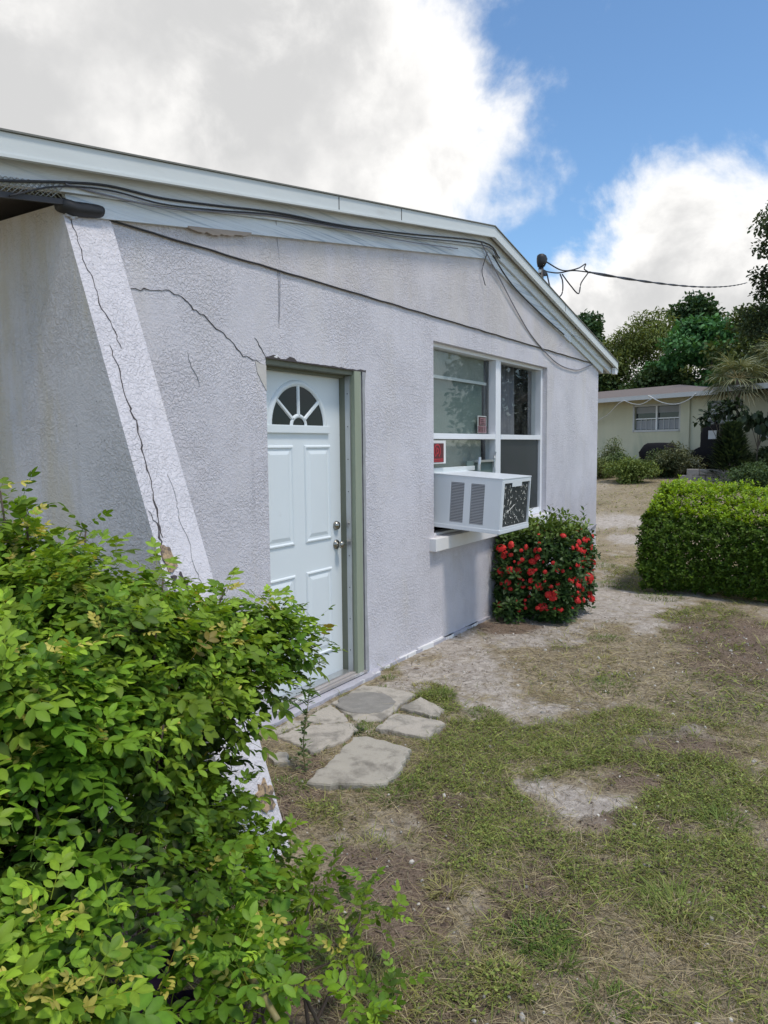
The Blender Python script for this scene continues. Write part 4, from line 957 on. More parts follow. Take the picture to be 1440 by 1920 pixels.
# purple trailing plant in the shade of the shrub
pp = tag(empty('purple_plant', (1.05,-1.50,0)), 'dark purple lance-leaved plant in the shade under the shrub', 'plant')
lv, lf = leaflet(1, .30, .5, .35); bm = bmesh.new()
pv, pd, pu = [], [], []
for st in range(9):
    bx, by = rng.uniform(-.12,.12), rng.uniform(-.14,.08); hgt = rng.uniform(.28,.50); lean = np.array([rng.uniform(-.2,.2), rng.uniform(-.25,.05), 1.0])
    tube(bm, [(bx,by,0), tuple(np.array([bx,by,0])+lean*hgt*.5), tuple(np.array([bx,by,0])+lean*hgt)], .006, 6, .004)
    for k in range(6):
        ang = k*2.6+st; pv.append(np.array([bx,by,0])+lean*hgt*(.45+.11*k)); pd.append((math.cos(ang),math.sin(ang),.55-.1*(k<3))); pu.append((-math.cos(ang)*.6,-math.sin(ang)*.6,1))
bmobj('stem', bm, simple('purple_stem', (.07,.03,.08), .6), pp)
V, F, C = instance(lv, lf, np.array(pv), frames(np.array(pd), np.array(pu)), rng.uniform(.10,.15,(len(pv),1)), np.tile([[.055,.032,.085]], (len(pv),1))*rng.uniform(.7,1.3,(len(pv),1)))
link('leaves', npmesh('leaves', V, F, C), M['leaf_dark'], pp)

# thin weed by the flagstones
wb = (2.85,-.585,0); weed = tag(empty('tall_weed', wb), 'spindly weed growing between the slabs in front of the door sill', 'weed')
bm = bmesh.new(); pts = smoothpts([(0,0,-.01),(.0,.01,.12),(.02,.0,.27),(.045,-.01,.44)], 6); tube(bm, pts, .004, 6, .0015); bmobj('stem', bm, M['stem_green'], weed)
lv, lf = simple_leaf(.42); pv, pd = [], []
for k in range(110):
    f = rng.uniform(.05,1); p = pts[min(len(pts)-1,int(f*(len(pts)-1)))]; a = k*2.4; pv.append(np.array(p)+rng.normal(0,.012*(1.3-f),3)*np.array([1,1,.4])); pd.append((math.cos(a),math.sin(a),rng.uniform(.1,.9)))
V, F, C = instance(lv, lf, np.array(pv), frames(np.array(pd), np.tile([[0,0,1.]],(110,1))), rng.uniform(.022,.045,(110,1)), np.tile([[.12,.19,.05]],(110,1))*rng.uniform(.6,1.3,(110,1)))
link('leaves', npmesh('leaves', V, F, C), M['leaf'], weed)

# ------------------------------------------------------------------ hedge, flowering bush
def box_tips(n, x0, x1, y0, y1, topf, faces):
    """points on the faces of a rounded hedge with outward normals"""
    P, A = [], []
    for f, share in faces:
        k = int(n*share)
        u, v = rng.random(k), rng.random(k)
        if f == 'x0': y = y0+(y1-y0)*u; z = .03+topf(np.full(k,x0),y)*v; P.append(np.stack([x0+.12*(2*v-1)**4+rng.normal(0,.025,k), y, z],1)); A.append(np.tile([[-1,0,.35]],(k,1)))
        if f == 'y1': x = x0+(x1-x0)*u; z = .03+topf(x,np.full(k,y1))*v; P.append(np.stack([x, y1-.12*(2*v-1)**4+rng.normal(0,.025,k), z],1)); A.append(np.tile([[0,1,.35]],(k,1)))
        if f == 'y0': x = x0+(x1-x0)*u; z = .03+topf(x,np.full(k,y0))*v; P.append(np.stack([x, y0+.12*(2*v-1)**4+rng.normal(0,.025,k), z],1)); A.append(np.tile([[0,-1,.35]],(k,1)))
        if f == 'x1': y = y0+(y1-y0)*u; z = .03+topf(np.full(k,x1),y)*v; P.append(np.stack([x1+rng.normal(0,.025,k), y, z],1)); A.append(np.tile([[1,0,.35]],(k,1)))
        if f == 'top': x = x0+.03+(x1-x0-.06)*u; y = y0+.03+(y1-y0-.06)*v; P.append(np.stack([x, y, topf(x,y)+rng.normal(0,.03,k)+.07*rng.random(k)*(rng.random(k)<.15)],1)); A.append(np.tile([[0,0,1.]],(k,1)))
        if f == 'in': x = x0+.08+(x1-x0-.16)*u; y = y0+.08+(y1-y0-.16)*v; P.append(np.stack([x, y, topf(x,y)*rng.uniform(.05,.93,k)],1)); A.append(rnd_unit(k))
    return np.concatenate(P), np.concatenate(A)
def rosettes(P, A, per, size, colf, templ, upw=.5, spread=(25,80)):
    n = len(P); k = per; ax = A*.8 + np.array([0,0,upw]) + rng.normal(0,.3,(n,3)); ax /= np.linalg.norm(ax,axis=1,keepdims=True)
    e1 = np.cross(ax, rnd_unit(n)); e1 /= np.linalg.norm(e1,axis=1,keepdims=True); e2 = np.cross(ax, e1)
    pos, d, up, c, s = [], [], [], [], []
    for j in range(k):
        f = j/k; ang = j*2.4+rng.uniform(0,.6,n); pit = np.radians(spread[1]-(spread[1]-spread[0])*f + rng.uniform(-12,12,n))[:,None]
        rad_ = np.cos(ang)[:,None]*e1+np.sin(ang)[:,None]*e2
        pos.append(P+ax*size[1]*(.8*f-.5)); d.append(np.cos(pit)*ax+np.sin(pit)*rad_); up.append(ax*np.sin(pit)-rad_*np.cos(pit)+rng.normal(0,.15,(n,3)))
        s.append(rng.uniform(*size,(n,1))*(1-.3*f)); c.append(colf(P, A, f))
    V, F, C = instance(*templ, np.concatenate(pos), frames(np.concatenate(d), np.concatenate(up)), np.concatenate(s), np.concatenate(c)); return V, F, C
hb = (8.9,-2.3,0)
def htop(x, y): return .84 + .24*np.clip((x-8.25)/.9,0,1) + .05*np.sin(y*2.2+x) + .05*(fbm(x,y,3,3,4)-.5)*2 - .06*np.clip((y+1.1)/.3,0,1)
hedge = tag(empty('clipped_hedge', hb), 'square clipped green hedge with yellow-green top on the open side yard', 'hedge')
P, A = box_tips(10500, 8.32, 9.75, -4.2, -.92, htop, (('x0',.27),('y1',.11),('top',.29),('x1',.03),('in',.30)))
P[:,0] += .10*np.sin(P[:,1]*3.1)*(P[:,0] < 8.6) + .10*(fbm(P[:,1],P[:,2],2.5,3,8)-.5); P[:,2] += .03*(fbm(P[:,0],P[:,1],5,3,2)-.5)
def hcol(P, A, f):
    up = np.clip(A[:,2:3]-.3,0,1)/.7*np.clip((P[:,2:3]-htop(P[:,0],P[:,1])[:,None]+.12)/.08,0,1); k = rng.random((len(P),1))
    side = np.array([.05,.105,.012])*(1-k)+np.array([.12,.20,.02])*k; top = np.array([.32,.45,.022])*(1-k)+np.array([.19,.32,.02])*k  # yellower top leaves also painted bright and sides dark, as if lit from above
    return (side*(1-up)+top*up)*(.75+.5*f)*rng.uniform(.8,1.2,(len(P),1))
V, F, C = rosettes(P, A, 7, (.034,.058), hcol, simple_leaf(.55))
S = Soup(); S.add(V-np.array(hb), F, C)
S.obj('foliage', M['leaf'], hedge)['kind'] = 'stuff'
for i in range(16):
    r = random.Random(i); bm = bmesh.new(); x, y = r.uniform(8.5,9.6)-hb[0], r.uniform(-4,-1.1)-hb[1]
    tube(bm, [(x,y,-.02),(x+r.uniform(-.1,.1),y+r.uniform(-.1,.1),.35),(x+r.uniform(-.2,.2),y+r.uniform(-.2,.2),.8)], .014, 6, .005); bmobj('stem', bm, M['stem'], hedge)

ib = (6.86,-.40,0)
ix = tag(empty('flowering_bush', ib), 'dark green squarish bush covered in red flower clusters below the window', 'bush')
def itop(x, y): return .83 + .10*(fbm(x,y,4,3,6)-.5)*2 - .45*(((x-6.86)/.5)**4 + ((y+.4)/.46)**4)*.25
P, A = box_tips(1900, 6.50, 7.25, -.74, -.04, itop, (('x0',.27),('y0',.27),('top',.20),('y1',.08),('x1',.05),('in',.13)))
q = np.hypot((P[:,0]-6.86)/.42, (P[:,1]+.39)/.40); kq = np.where(q > 1.12, 1.12/q, 1.0); P[:,0] = 6.77+(P[:,0]-6.86)*kq; P[:,1] = -.39+(P[:,1]+.39)*kq; P += rng.normal(0,.022,P.shape)
# low sprout on the left of the bush
Pl = np.stack([rng.uniform(6.22,6.55,60), rng.uniform(-.34,-.10,60), rng.uniform(.02,.20,60)],1); P = np.concatenate([P,Pl]); A = np.concatenate([A, np.tile([[-.4,-.5,.6]],(60,1))])
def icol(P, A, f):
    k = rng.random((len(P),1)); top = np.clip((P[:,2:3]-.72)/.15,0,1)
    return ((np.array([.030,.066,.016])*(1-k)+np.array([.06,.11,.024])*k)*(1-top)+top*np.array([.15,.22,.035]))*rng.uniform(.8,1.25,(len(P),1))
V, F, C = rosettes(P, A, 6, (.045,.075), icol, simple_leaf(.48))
S = Soup(); S.add(V-np.array(ib), F, C)
# a few upright sprigs on top
for sx, sy in ((6.75,-.6),(6.87,-.5),(6.65,-.45),(7.15,-.3),(7.22,-.62),(7.0,-.4)):
    n = 9; p = np.stack([np.full(n,sx), np.full(n,sy), .86+.017*np.arange(n)],1); a = np.arange(n)*2.2; dd = np.stack([np.cos(a),np.sin(a),np.full(n,1.1)],1)
    V, F, C = instance(*simple_leaf(.45), p, frames(dd, np.tile([[0,0,1.]],(n,1))+.01*rnd_unit(n)), rng.uniform(.05,.07,(n,1)), np.tile([[.10,.16,.035]],(n,1))*rng.uniform(.7,1.2,(n,1))); S.add(V-np.array(ib), F, C)
S.obj('foliage', M['leaf_dark'], ix)['kind'] = 'stuff'
def flower_mesh(seed):
    r = np.random.default_rng(seed); pv, pf = simple_leaf(.75, .25, .3); S = Soup()
    for j in range(22):
        u = r.normal(size=3); u[2] = abs(u[2])*.9+.15; u /= np.linalg.norm(u); c0 = u*.6
        e1 = np.cross(u,[.2,.5,.8]); e1 /= np.linalg.norm(e1); e2 = np.cross(u,e1); a0 = r.uniform(0,3)
        dd = np.array([math.cos(a0+q*math.pi/2)*e1+math.sin(a0+q*math.pi/2)*e2+.25*u for q in range(4)])
        cc = np.array([.78,.045,.042])*r.uniform(.65,1.15) + np.array([.10,.05,.03])*(r.random()<.25)
        V, F, C = instance(pv, pf, np.tile(c0,(4,1)), frames(dd, np.tile(u,(4,1))), np.full((4,1),.40), np.tile(cc,(4,1))); S.add(V,F,C)
    me = npmesh('flower_cluster', np.concatenate(S.V), [np.concatenate(f) for f in S.F.values()], np.concatenate(S.C)); me.materials.append(M['petal']); return me
FM = [flower_mesh(s) for s in range(5)]
fl = []
r = random.Random(12)
while len(fl) < 118:
    f = r.choice('xxxxyyyyt'); z = r.choice([r.uniform(.12,.5), r.uniform(.3,.74)])
    if f == 'x': p = (6.46+r.uniform(-.02,.03), r.uniform(-.72,-.08), z); nn = (-1,-.1,.4)
    elif f == 'y': p = (r.uniform(6.50,7.23), -.775+r.uniform(-.02,.02), z); nn = (-.2,-1,.4)
    else:
        p = (r.uniform(6.5,7.2), r.uniform(-.7,-.2), .80); nn = (-.3,-.3,1)
        if r.random() < .6: continue
    qq = math.hypot((p[0]-6.86)/.42, (p[1]+.39)/.40); kq = min(1, 1.17/qq) if f != 't' else 1; p = (6.77+(p[0]-6.86)*kq, -.39+(p[1]+.39)*kq, p[2])
    if any((Vector(p)-Vector(q)).length < .043 for q, _ in fl): continue
    fl.append((p, nn))
for p in ((6.30,-.30,.20),(6.40,-.34,.15),(6.45,-.36,.22),(6.36,-.30,.10)): fl.append((p, (-.5,-.8,.4)))
for k, (p, nn) in enumerate(fl):
    o = bpy.data.objects.new('flower_cluster', FM[k%5]); COL.objects.link(o); o.parent = ix
    q = Vector(nn).to_track_quat('Z','Y'); o.rotation_mode = 'QUATERNION'; o.rotation_quaternion = q; o.location = Vector(p)-Vector(ib); s = r.choice([r.uniform(.018,.03), r.uniform(.03,.058)]); o.scale = (s*r.uniform(.8,1.25),s*r.uniform(.8,1.2),s*.7)
for i in range(8):
    rr_ = random.Random(i+90); bm = bmesh.new(); x, y = rr_.uniform(-.3,.3), rr_.uniform(-.25,.25)
    tube(bm, [(x*.5,y*.5,-.02),(x*.8,y*.8,.35),(x,y,.75)], .010, 6, .004); bmobj('stem', bm, M['stem'], ix)

# ------------------------------------------------------------------ turf, weeds, litter
def blade_template(bend):
    return np.array([(-.5,0,0),(.5,0,0),(-.42,.45,.0),(.42,.45,0),(-.05,1.0,-bend),(.05,1.0,-bend)], float), [np.array([(0,1,3,2),(2,3,5,4)])]
STONEB = [np.array(p[2]) for p in STONES]
def on_stone(x, y):
    r = np.zeros(len(x), bool)
    for poly in STONEB:
        ins = np.zeros(len(x), bool); j = len(poly)-1
        for i in range(len(poly)):
            xi, yi = poly[i]; xj, yj = poly[j]
            ins ^= ((yi > y) != (yj > y)) & (x < (xj-xi)*(y-yi)/(yj-yi+1e-12)+xi); j = i
        r |= ins
    return r
def in_house(x, y): return ((x > 1.98) & (x < 9.8) & (y > -.03)) | ((x > 1.98) & (x < 2.28) & (y > -1.0)) | ((x > 2.9) & (x < 4.4) & (y > -.1))
S = Soup(); W_ = Soup()
ZONES = [(1.2, 4.6, -3.3, .0, 125000, 1.0), (4.6, 11.0, -4.2, 1.5, 62000, 1.7), (11.0, 30.0, -5.0, 11.0, 52000, 3.6)]
for x0, x1, y0, y1, n, k in ZONES:
    x = rng.uniform(x0,x1,n); y = rng.uniform(y0,y1,n); sd_, gr, li, stw = masks(x,y)
    pr = np.clip(.10 + .95*gr + .9*stw - .12*li, .10, 1)*(1-.74*np.clip(sd_*1.2,0,1))
    keep = (rng.random(n) < pr) & ~in_house(x,y) & ~on_stone(x,y); x, y, gr, stw, li = x[keep], y[keep], gr[keep], stw[keep], li[keep]; n = len(x)
    isg = rng.random(n) < np.clip(gr*1.1/(gr+stw*.9+.10),0,1)*.72+.06
    L = np.where(isg, rng.gamma(4,.0105,n)+.015, rng.gamma(4,.018,n)+.02)*k**.35; W = np.where(isg, rng.uniform(.0022,.0042,n), rng.uniform(.0012,.0026,n))*k
    lay = np.where(isg, rng.uniform(.25,1.1,n), rng.uniform(.03,.38,n)); a = rng.uniform(0,6.283,n)
    d = np.stack([np.cos(a),np.sin(a),lay],1); up = np.stack([rng.normal(0,.5,n),rng.normal(0,.5,n),np.ones(n)],1)
    gcol = np.array([.085,.125,.032])*(1-rng.random((n,1)))+0; kk = rng.random((n,1)); gcol = np.array([.13,.18,.035])*(1-kk)+np.array([.38,.385,.11])*kk
    dcol = np.array([.38,.30,.16])*(1-kk)+np.array([.58,.50,.31])*kk; dk = rng.random((n,1)) < .35; dcol = np.where(dk, dcol*.42, dcol)
    c = np.where(isg[:,None], gcol, dcol)*rng.uniform(.6,1.25,(n,1))
    Lz = gz(x,y); sc = np.stack([W,L,L],1)
    for b in range(2):
        q = np.arange(n)%2 == b; V, F, C = instance(*blade_template((.15,.4)[b]), np.stack([x,y,Lz-.002],1)[q], frames(d,up)[q], sc[q], c[q]); S.add(V,F,C)
    # small round-leaved weeds in the green patches
    m_ = int(n*.55); x = rng.uniform(x0,x1,4*m_); y = rng.uniform(y0,y1,4*m_); sd_, gr, li, stw = masks(x,y)
    keep = (rng.random(4*m_) < np.clip((gr-.42)*1.5,0,1)*(1-np.clip(sd_*1.2,0,1))) & ~in_house(x,y) & ~on_stone(x,y); x, y = x[keep], y[keep]; n = len(x)
    a = rng.uniform(0,6.283,n); d = np.stack([np.cos(a),np.sin(a),rng.uniform(-.05,.6,n)],1); up = np.stack([rng.normal(0,.35,n),rng.normal(0,.35,n),np.ones(n)],1); kk = rng.random((n,1))
    c = (np.array([.12,.175,.035])*(1-kk)+np.array([.33,.385,.095])*kk)*rng.uniform(.75,1.25,(n,1))
    V, F, C = instance(*simple_leaf(.75,.1), np.stack([x,y,gz(x,y)+rng.uniform(.0,.028,n)],1), frames(d,up), rng.uniform(.007,.0155,(n,1))*k**.85, c); W_.add(V,F,C)
# grass tufts standing higher than the turf, and verdure round the slabs
def tuft(cx, cy, n, rad, h, col):
    a = rng.uniform(0,6.283,n); rr_ = rad*np.sqrt(rng.random(n)); x = cx+rr_*np.cos(a); y = cy+rr_*np.sin(a)
    d = np.stack([np.cos(a)*.6+rng.normal(0,.3,n),np.sin(a)*.6+rng.normal(0,.3,n),rng.uniform(.5,1.5,n)],1)
    c = np.array(col)*rng.uniform(.65,1.3,(n,1)); L = .62*h*rng.uniform(.4,1.1,n); d[:,2] *= .62
    V, F, C = instance(*blade_template(.35), np.stack([x,y,gz(x,y)],1), frames(d, np.tile([[0,0,1.]],(n,1))+.3*rnd_unit(n)), np.stack([rng.uniform(.003,.0055,n),L,L],1), c); S.add(V,F,C)
G1, G2 = (.15,.215,.045), (.32,.30,.11)
for cx, cy, n, rad, h, col in [(2.83,-1.09,170,.10,.085,G1),(3.02,-1.12,160,.09,.08,G1),(2.66,-.62,150,.1,.07,G1),(3.45,-.57,220,.10,.05,G1),(3.40,-.50,160,.05,.05,(.06,.09,.04)),(4.19,-.62,260,.11,.09,G1),(4.3,-.48,120,.09,.07,G2),(2.229,-2.048,260,.09,.10,(.12,.20,.04)),(2.15,-2.14,140,.06,.09,G1),(3.35,-2.45,220,.10,.10,G1),(2.62,-2.40,260,.12,.13,(.20,.26,.06)),(2.48,-2.43,160,.1,.12,G2),(1.75,-1.62,260,.14,.11,(.16,.18,.07)),(1.72,-1.75,200,.12,.10,G2),(2.32,-1.66,120,.08,.10,G2),(4.05,-1.02,200,.12,.07,G1),(8.2,-1.15,300,.25,.10,G1),(8.6,-.55,260,.25,.09,G1),(9.9,.0,300,.2,.1,G1),(6.2,-1.15,200,.14,.07,G1),(5.5,-1.3,180,.13,.07,G2),(4.9,-1.55,220,.15,.08,G1),(2.05,-2.32,140,.08,.09,G1),(2.0,-2.02,120,.07,.08,G2),(3.86,-.03,40,.04,.05,G1),(4.32,-.16,70,.05,.06,G1)]:
    tuft(cx,cy,n,rad,h,col)
for poly in STONEB:
    for i in range(len(poly)):
        a_, b_ = poly[i], poly[(i+1)%len(poly)]; L_ = np.hypot(*(b_-a_))
        for f in np.arange(0, 1, .06/max(L_,.06)):
            q = a_+(b_-a_)*f+rng.normal(0,.012,2)
            if rng.random() < .55 and not in_house(q[:1],q[1:])[0]: tuft(q[0], q[1], int(rng.integers(6,26)), .025, rng.uniform(.03,.065), G1 if rng.random() < .6 else G2)
tag(S.obj('grass', M['grass']), 'short patchy green and straw-coloured grass over the yard', 'grass', kind='stuff')
tag(W_.obj('ground_cover', M['leaf']), 'low round-leaved green weeds creeping through the turf', 'ground cover', kind='stuff')
n = 34000; x = rng.uniform(1.2,7.5,n); y = rng.uniform(-3.3,-.05,n); sd_, gr, li, stw = masks(x,y); keep = (rng.random(n) < np.clip(.07+.9*li-.3*gr,0,1)) & ~in_house(x,y) & ~on_stone(x,y); x, y = x[keep], y[keep]; n = len(x)
a = rng.uniform(0,6.283,n); d = np.stack([np.cos(a),np.sin(a),rng.normal(0,.18,n)],1); up = np.stack([rng.normal(0,.4,n),rng.normal(0,.4,n),np.ones(n)],1); kk = rng.random((n,1))
c = (np.array([.07,.05,.04])*(1-kk)+np.array([.25,.19,.14])*kk)*rng.uniform(.7,1.2,(n,1))
V, F, C = instance(*simple_leaf(.5,.25), np.stack([x,y,gz(x,y)+.004],1), frames(d,up), np.stack([rng.uniform(.4,1.,n),np.ones(n),np.ones(n)],1)*rng.gamma(3,.0042,(n,1))+.004, c)
LS = Soup(); LS.add(V,F,C)
n = 9000; x = rng.uniform(1.3,6.5,n); y = rng.uniform(-3.0,-.08,n); keep = ~in_house(x,y) & ~on_stone(x,y); x, y = x[keep], y[keep]; n = len(x); a = rng.uniform(0,6.283,n)
d = np.stack([np.cos(a),np.sin(a),rng.normal(0,.05,n)],1); kk = rng.random((n,1)); c = np.array([.10,.075,.055])*(1-kk)+np.array([.33,.28,.20])*kk
L = rng.gamma(3,.018,n)+.02
V, F, C = instance(*blade_template(.02), np.stack([x,y,gz(x,y)+.006],1), frames(d, np.tile([[0,0,1.]],(n,1))+.2*rnd_unit(n)), np.stack([rng.uniform(.0015,.0032,n),L,L],1), c); LS.add(V,F,C)
tag(LS.obj('leaf_litter', M['litter']), 'scattered brown dead leaves and dry stalks on the soil', 'leaf litter', kind='stuff')
ico = bmesh.new(); bmesh.ops.create_icosphere(ico, subdivisions=1, radius=1); pv = np.array([v.co[:] for v in ico.verts]); pf = [np.array([[v.index for v in f.verts] for f in ico.faces])]; ico.free()
n = 1400; x = rng.uniform(1.4,7.5,n); y = rng.uniform(-3.,-.1,n); keep = ~in_house(x,y) & ~on_stone(x,y); x, y = x[keep], y[keep]; n = len(x)
sz = rng.gamma(2,.0022,n)+.002
for i, (px, py, s) in enumerate(((1.66,-1.93,.014),(1.80,-2.02,.011),(1.76,-1.86,.009),(2.66,-2.05,.010),(1.93,-2.07,.009),(4.6,-2.0,.016))): x[i], y[i], sz[i] = px, py, s
V, F, C = instance(pv, pf, np.stack([x,y,gz(x,y)+.002],1), frames(rnd_unit(n), rnd_unit(n)), np.stack([sz,sz*rng.uniform(.6,1,n),sz*.6],1), np.array([.55,.52,.46])*rng.uniform(.45,1.2,(n,1)))
PS = Soup(); PS.add(V,F,C); tag(PS.obj('pebbles', M['litter'], smooth=False), 'small pale shell bits and pebbles lying in the thin turf', 'pebbles', kind='stuff')

# ------------------------------------------------------------------ far house
FA = Vector((30.6, 6.1)); fdir = Vector((-3.3,-6.45)).normalized(); FZ0 = .88
fh = tag(empty('yellow_house', (FA.x, FA.y, 0), math.atan2(fdir.y, fdir.x)), 'low pale yellow house with brown shingle roof across the yard', 'house')
def fb(name, ext, mt, parent=None, bevel=0): return boxo(name, ext, mt, parent or fh, bevel)
def cells_far():
    xs2 = [-5, 1.85, 3.88, 4.2]; zs2 = [.4, 2.14, 3.02, 3.32]
    bm = bmesh.new()
    for i in range(3):
        for k in range(3):
            if i == 1 and k == 1: continue
            box(bm, xs2[i]+.0, xs2[i+1], 0, .2, zs2[k], zs2[k+1])
    bmesh.ops.remove_doubles(bm, verts=bm.verts, dist=.001); return bmobj('wall', bm, M['yellow_wall'], fh)
cells_far()
fb('porch_wall', (4.201, 13, -.35, .2, .4, 3.30), M['yellow_wall'])
fb('side_return', (-5, 13, 6, 6.2, .4, 3.3), M['yellow_wall'])
fb('end_wall', (12.8, 13, .201, 6, .4, 3.3), M['yellow_wall']); fb('end_wall', (-5, -4.8, .201, 6, .4, 3.3), M['yellow_wall'])
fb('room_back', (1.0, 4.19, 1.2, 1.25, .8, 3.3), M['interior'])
wn = fb('window', (1.80, 3.93, -.03, -.001, 2.06, 2.139), M['grey_trim'])
fb('window_head', (1.80, 3.93, -.03, -.001, 3.021, 3.10), M['grey_trim'], wn); fb('window_jamb', (1.77, 1.849, -.03, -.001, 2.06, 3.10), M['grey_trim'], wn); fb('window_jamb', (3.881, 3.96, -.03, -.001, 2.06, 3.10), M['grey_trim'], wn)
fb('mullion', (2.83, 2.90, .0, .06, 2.141, 3.019), M['white'], wn)
for x0, x1 in ((1.86,2.829),(2.901,3.875)):
    fb('pane', (x0, x1, .075, .08, 2.141, 3.019), M['far_glass'], wn); fb('sash_rail', (x0, x1, .03, .06, 2.54, 2.58), M['white'], wn)
    fb('blind', (x0+.02, x1-.02, .062, .072, 2.77, 3.0), M['far_blind'], wn); fb('blind', (x0+.02, x1-.02, .062, .072, 2.16, 2.50), M['far_blind'], wn)
    for k in range(3): fb('window_bar', (x0+.02+.24*(k+1)-.012, x0+.02+.24*(k+1)+.012, .045, .058, 2.15, 2.53), M['grey_trim'], wn)
lw = fb('louvre_window', (5.30, 6.60, -.36, -.351, 2.10, 3.05), M['far_glass'])
for k in range(6): fb('louvre_slat', (5.32, 6.58, -.40, -.362, 2.13+.15*k, 2.17+.15*k+.06), M['far_blind'] if k%2 else M['grey_trim'], lw)
fb('downpipe', (4.55, 4.62, -.42, -.352, .5, 3.25), M['yellow_wall'])
fb('meter_box', (7.35, 7.75, -.50, -.352, 1.75, 2.25), M['grey_trim']); fb('panel_box', (7.25, 8.05, -.46, -.352, .9, 1.7), M['yellow_wall'])
fb('shelf_hood', (7.15, 8.1, -.62, -.353, 2.30, 2.36), M['grey_trim'])
# hip roof with fascia
bm = bmesh.new()
e = [(-5.6,-.95,3.36),(6.1,-.95,3.36),(6.1,6.9,3.36),(-5.6,6.9,3.36)]; rdg = [(-2.6,2.9,4.0),(1.6,2.9,4.0)]
vv = [bm.verts.new(p) for p in e+rdg]; vb = [bm.verts.new((p[0],p[1],p[2]-.05)) for p in e]
for f in ((0,1,5,4),(1,2,5),(2,3,4,5),(3,0,4)): bm.faces.new([vv[i] for i in f])
bm.faces.new(vb[::-1])
for i in range(4): bm.faces.new((vv[i], vb[i], vb[(i+1)%4], vv[(i+1)%4]))
bmobj('roof', bm, M['brown_roof'], fh)
fb('fascia', (-5.62, 6.12, -.985, -.952, 3.22, 3.375), M['grey_trim']); fb('soffit', (-5.6, 6.1, -.95, -.001, 3.302, 3.309), M['soffit'])
bm = bmesh.new(); e = [(6.2,-1.3,3.42),(14,-1.3,3.42),(14,6,3.42),(6.2,6,3.42)]; vv = [bm.verts.new(p) for p in e]+[bm.verts.new(p) for p in ((7.5,2.5,3.85),(13,2.5,3.85))]; vb = [bm.verts.new((p[0],p[1],3.36)) for p in e]
for f in ((0,1,5,4),(1,2,5),(2,3,4,5),(3,0,4)): bm.faces.new([vv[i] for i in f])
bm.faces.new(vb[::-1])
for i in range(4): bm.faces.new((vv[i], vb[i], vb[(i+1)%4], vv[(i+1)%4]))
bmobj('wing_roof', bm, M['brown_roof'], fh); fb('wing_fascia', (6.18, 14, -1.335, -1.301, 3.27, 3.44), M['grey_trim'])
fhm = Matrix.Translation((FA.x,FA.y,0)) @ Matrix.Rotation(math.atan2(fdir.y,fdir.x),4,'Z')
def fw(x,y,z): return tuple(fhm @ Vector((x,y,z)))
cable('string_cord', [fw(-.6,-.05,2.35),fw(.8,-.4,2.75),fw(1.8,-.9,3.12),fw(2.2,-1.0,3.24)], .017, M['rope'], 'white cord slung from the far eave down to the yellow wall', n=5)
cable('string_cord', [fw(2.2,-1.0,3.24),fw(2.6,-1.0,3.10),fw(3.0,-1.0,3.06),fw(3.4,-1.0,3.20),fw(3.5,-1.0,3.26)], .015, M['rope'], 'white cord looping in front of the far window head', n=5)
cable('string_cord', [fw(3.3,-1.0,3.36),fw(3.9,-1.0,3.08),fw(4.5,-1.0,2.98),fw(5.0,-1.0,3.1),fw(5.3,-1.0,3.30)], .017, M['rope'], 'white cord swagged under the far eave beside the porch wall', n=5)

# covered grills by the far wall
def gzz(x, y): return float(gz(np.array([x]), np.array([y]))[0])
def cover(name, loc, rz, secs, label, extra=None):
    o = tag(empty(name, loc, rz), label, 'grill'); bm = bmesh.new(); rings = []
    for z, hx, hy, ox in secs:
        ring = []
        for k in range(24):
            a = 2*math.pi*k/24; ca, sa = math.cos(a), math.sin(a); p = .32
            ring.append((ox+hx*math.copysign(abs(ca)**p, ca)*(1+.03*math.sin(5*a+z*7)), hy*math.copysign(abs(sa)**p, sa)*(1+.04*math.cos(7*a+z*5)), z))
        rings.append(ring)
    loft(bm, rings); bmobj('cover', bm, M['bbq'], o, smooth=True)
    if extra: extra(o)
    return o
def wheels(o):
    for s in (-.45,.45):
        bm = bmesh.new(); tube(bm, [(s,-.04,.08),(s,.04,.08)], .08, 12); bmobj('wheel', bm, M['black'], o)
    bm = bmesh.new(); tube(bm, [(.7,0,.55),(.95,-.05,.5),(1.05,-.05,.30)], .03, 6); bmobj('loose_strap', bm, M['bbq'], o)
gx, gy = 27.3, 3.0; cover('covered_grill', (gx,gy,gzz(gx,gy)), math.atan2(fdir.y,fdir.x), [(.05,.62,.30,0),(.45,.66,.32,0),(.60,.70,.33,0),(.72,.62,.30,0),(.86,.52,.26,.02),(.93,.40,.2,.02),(.94,.1,.1,.02)], 'low wide grill under a black cover below the far window', wheels)
def lab(o):
    bm = bmesh.new(); box(bm, -.02, .28, -.345, -.335, 1.05, 1.32); bmobj('label_plate', bm, M['label'], o)
    bm = bmesh.new(); tube(bm, [(.0,0,1.5),(.0,0,1.62)], .05, 8); bmobj('chimney_cap', bm, M['bbq'], o)
gx, gy = 26.4, 1.05; cover('covered_grill', (gx,gy,gzz(gx,gy)+.05), math.atan2(fdir.y,fdir.x), [(.05,.36,.28,0),(.38,.40,.30,-.02),(.42,.56,.33,-.14),(.58,.60,.33,-.16),(.72,.52,.33,-.08),(.80,.43,.33,.04),(1.2,.43,.33,.06),(1.48,.42,.32,.06),(1.52,.38,.28,.06)], 'tall black covered smoker with a pale label beside the spiky shrub', lab)

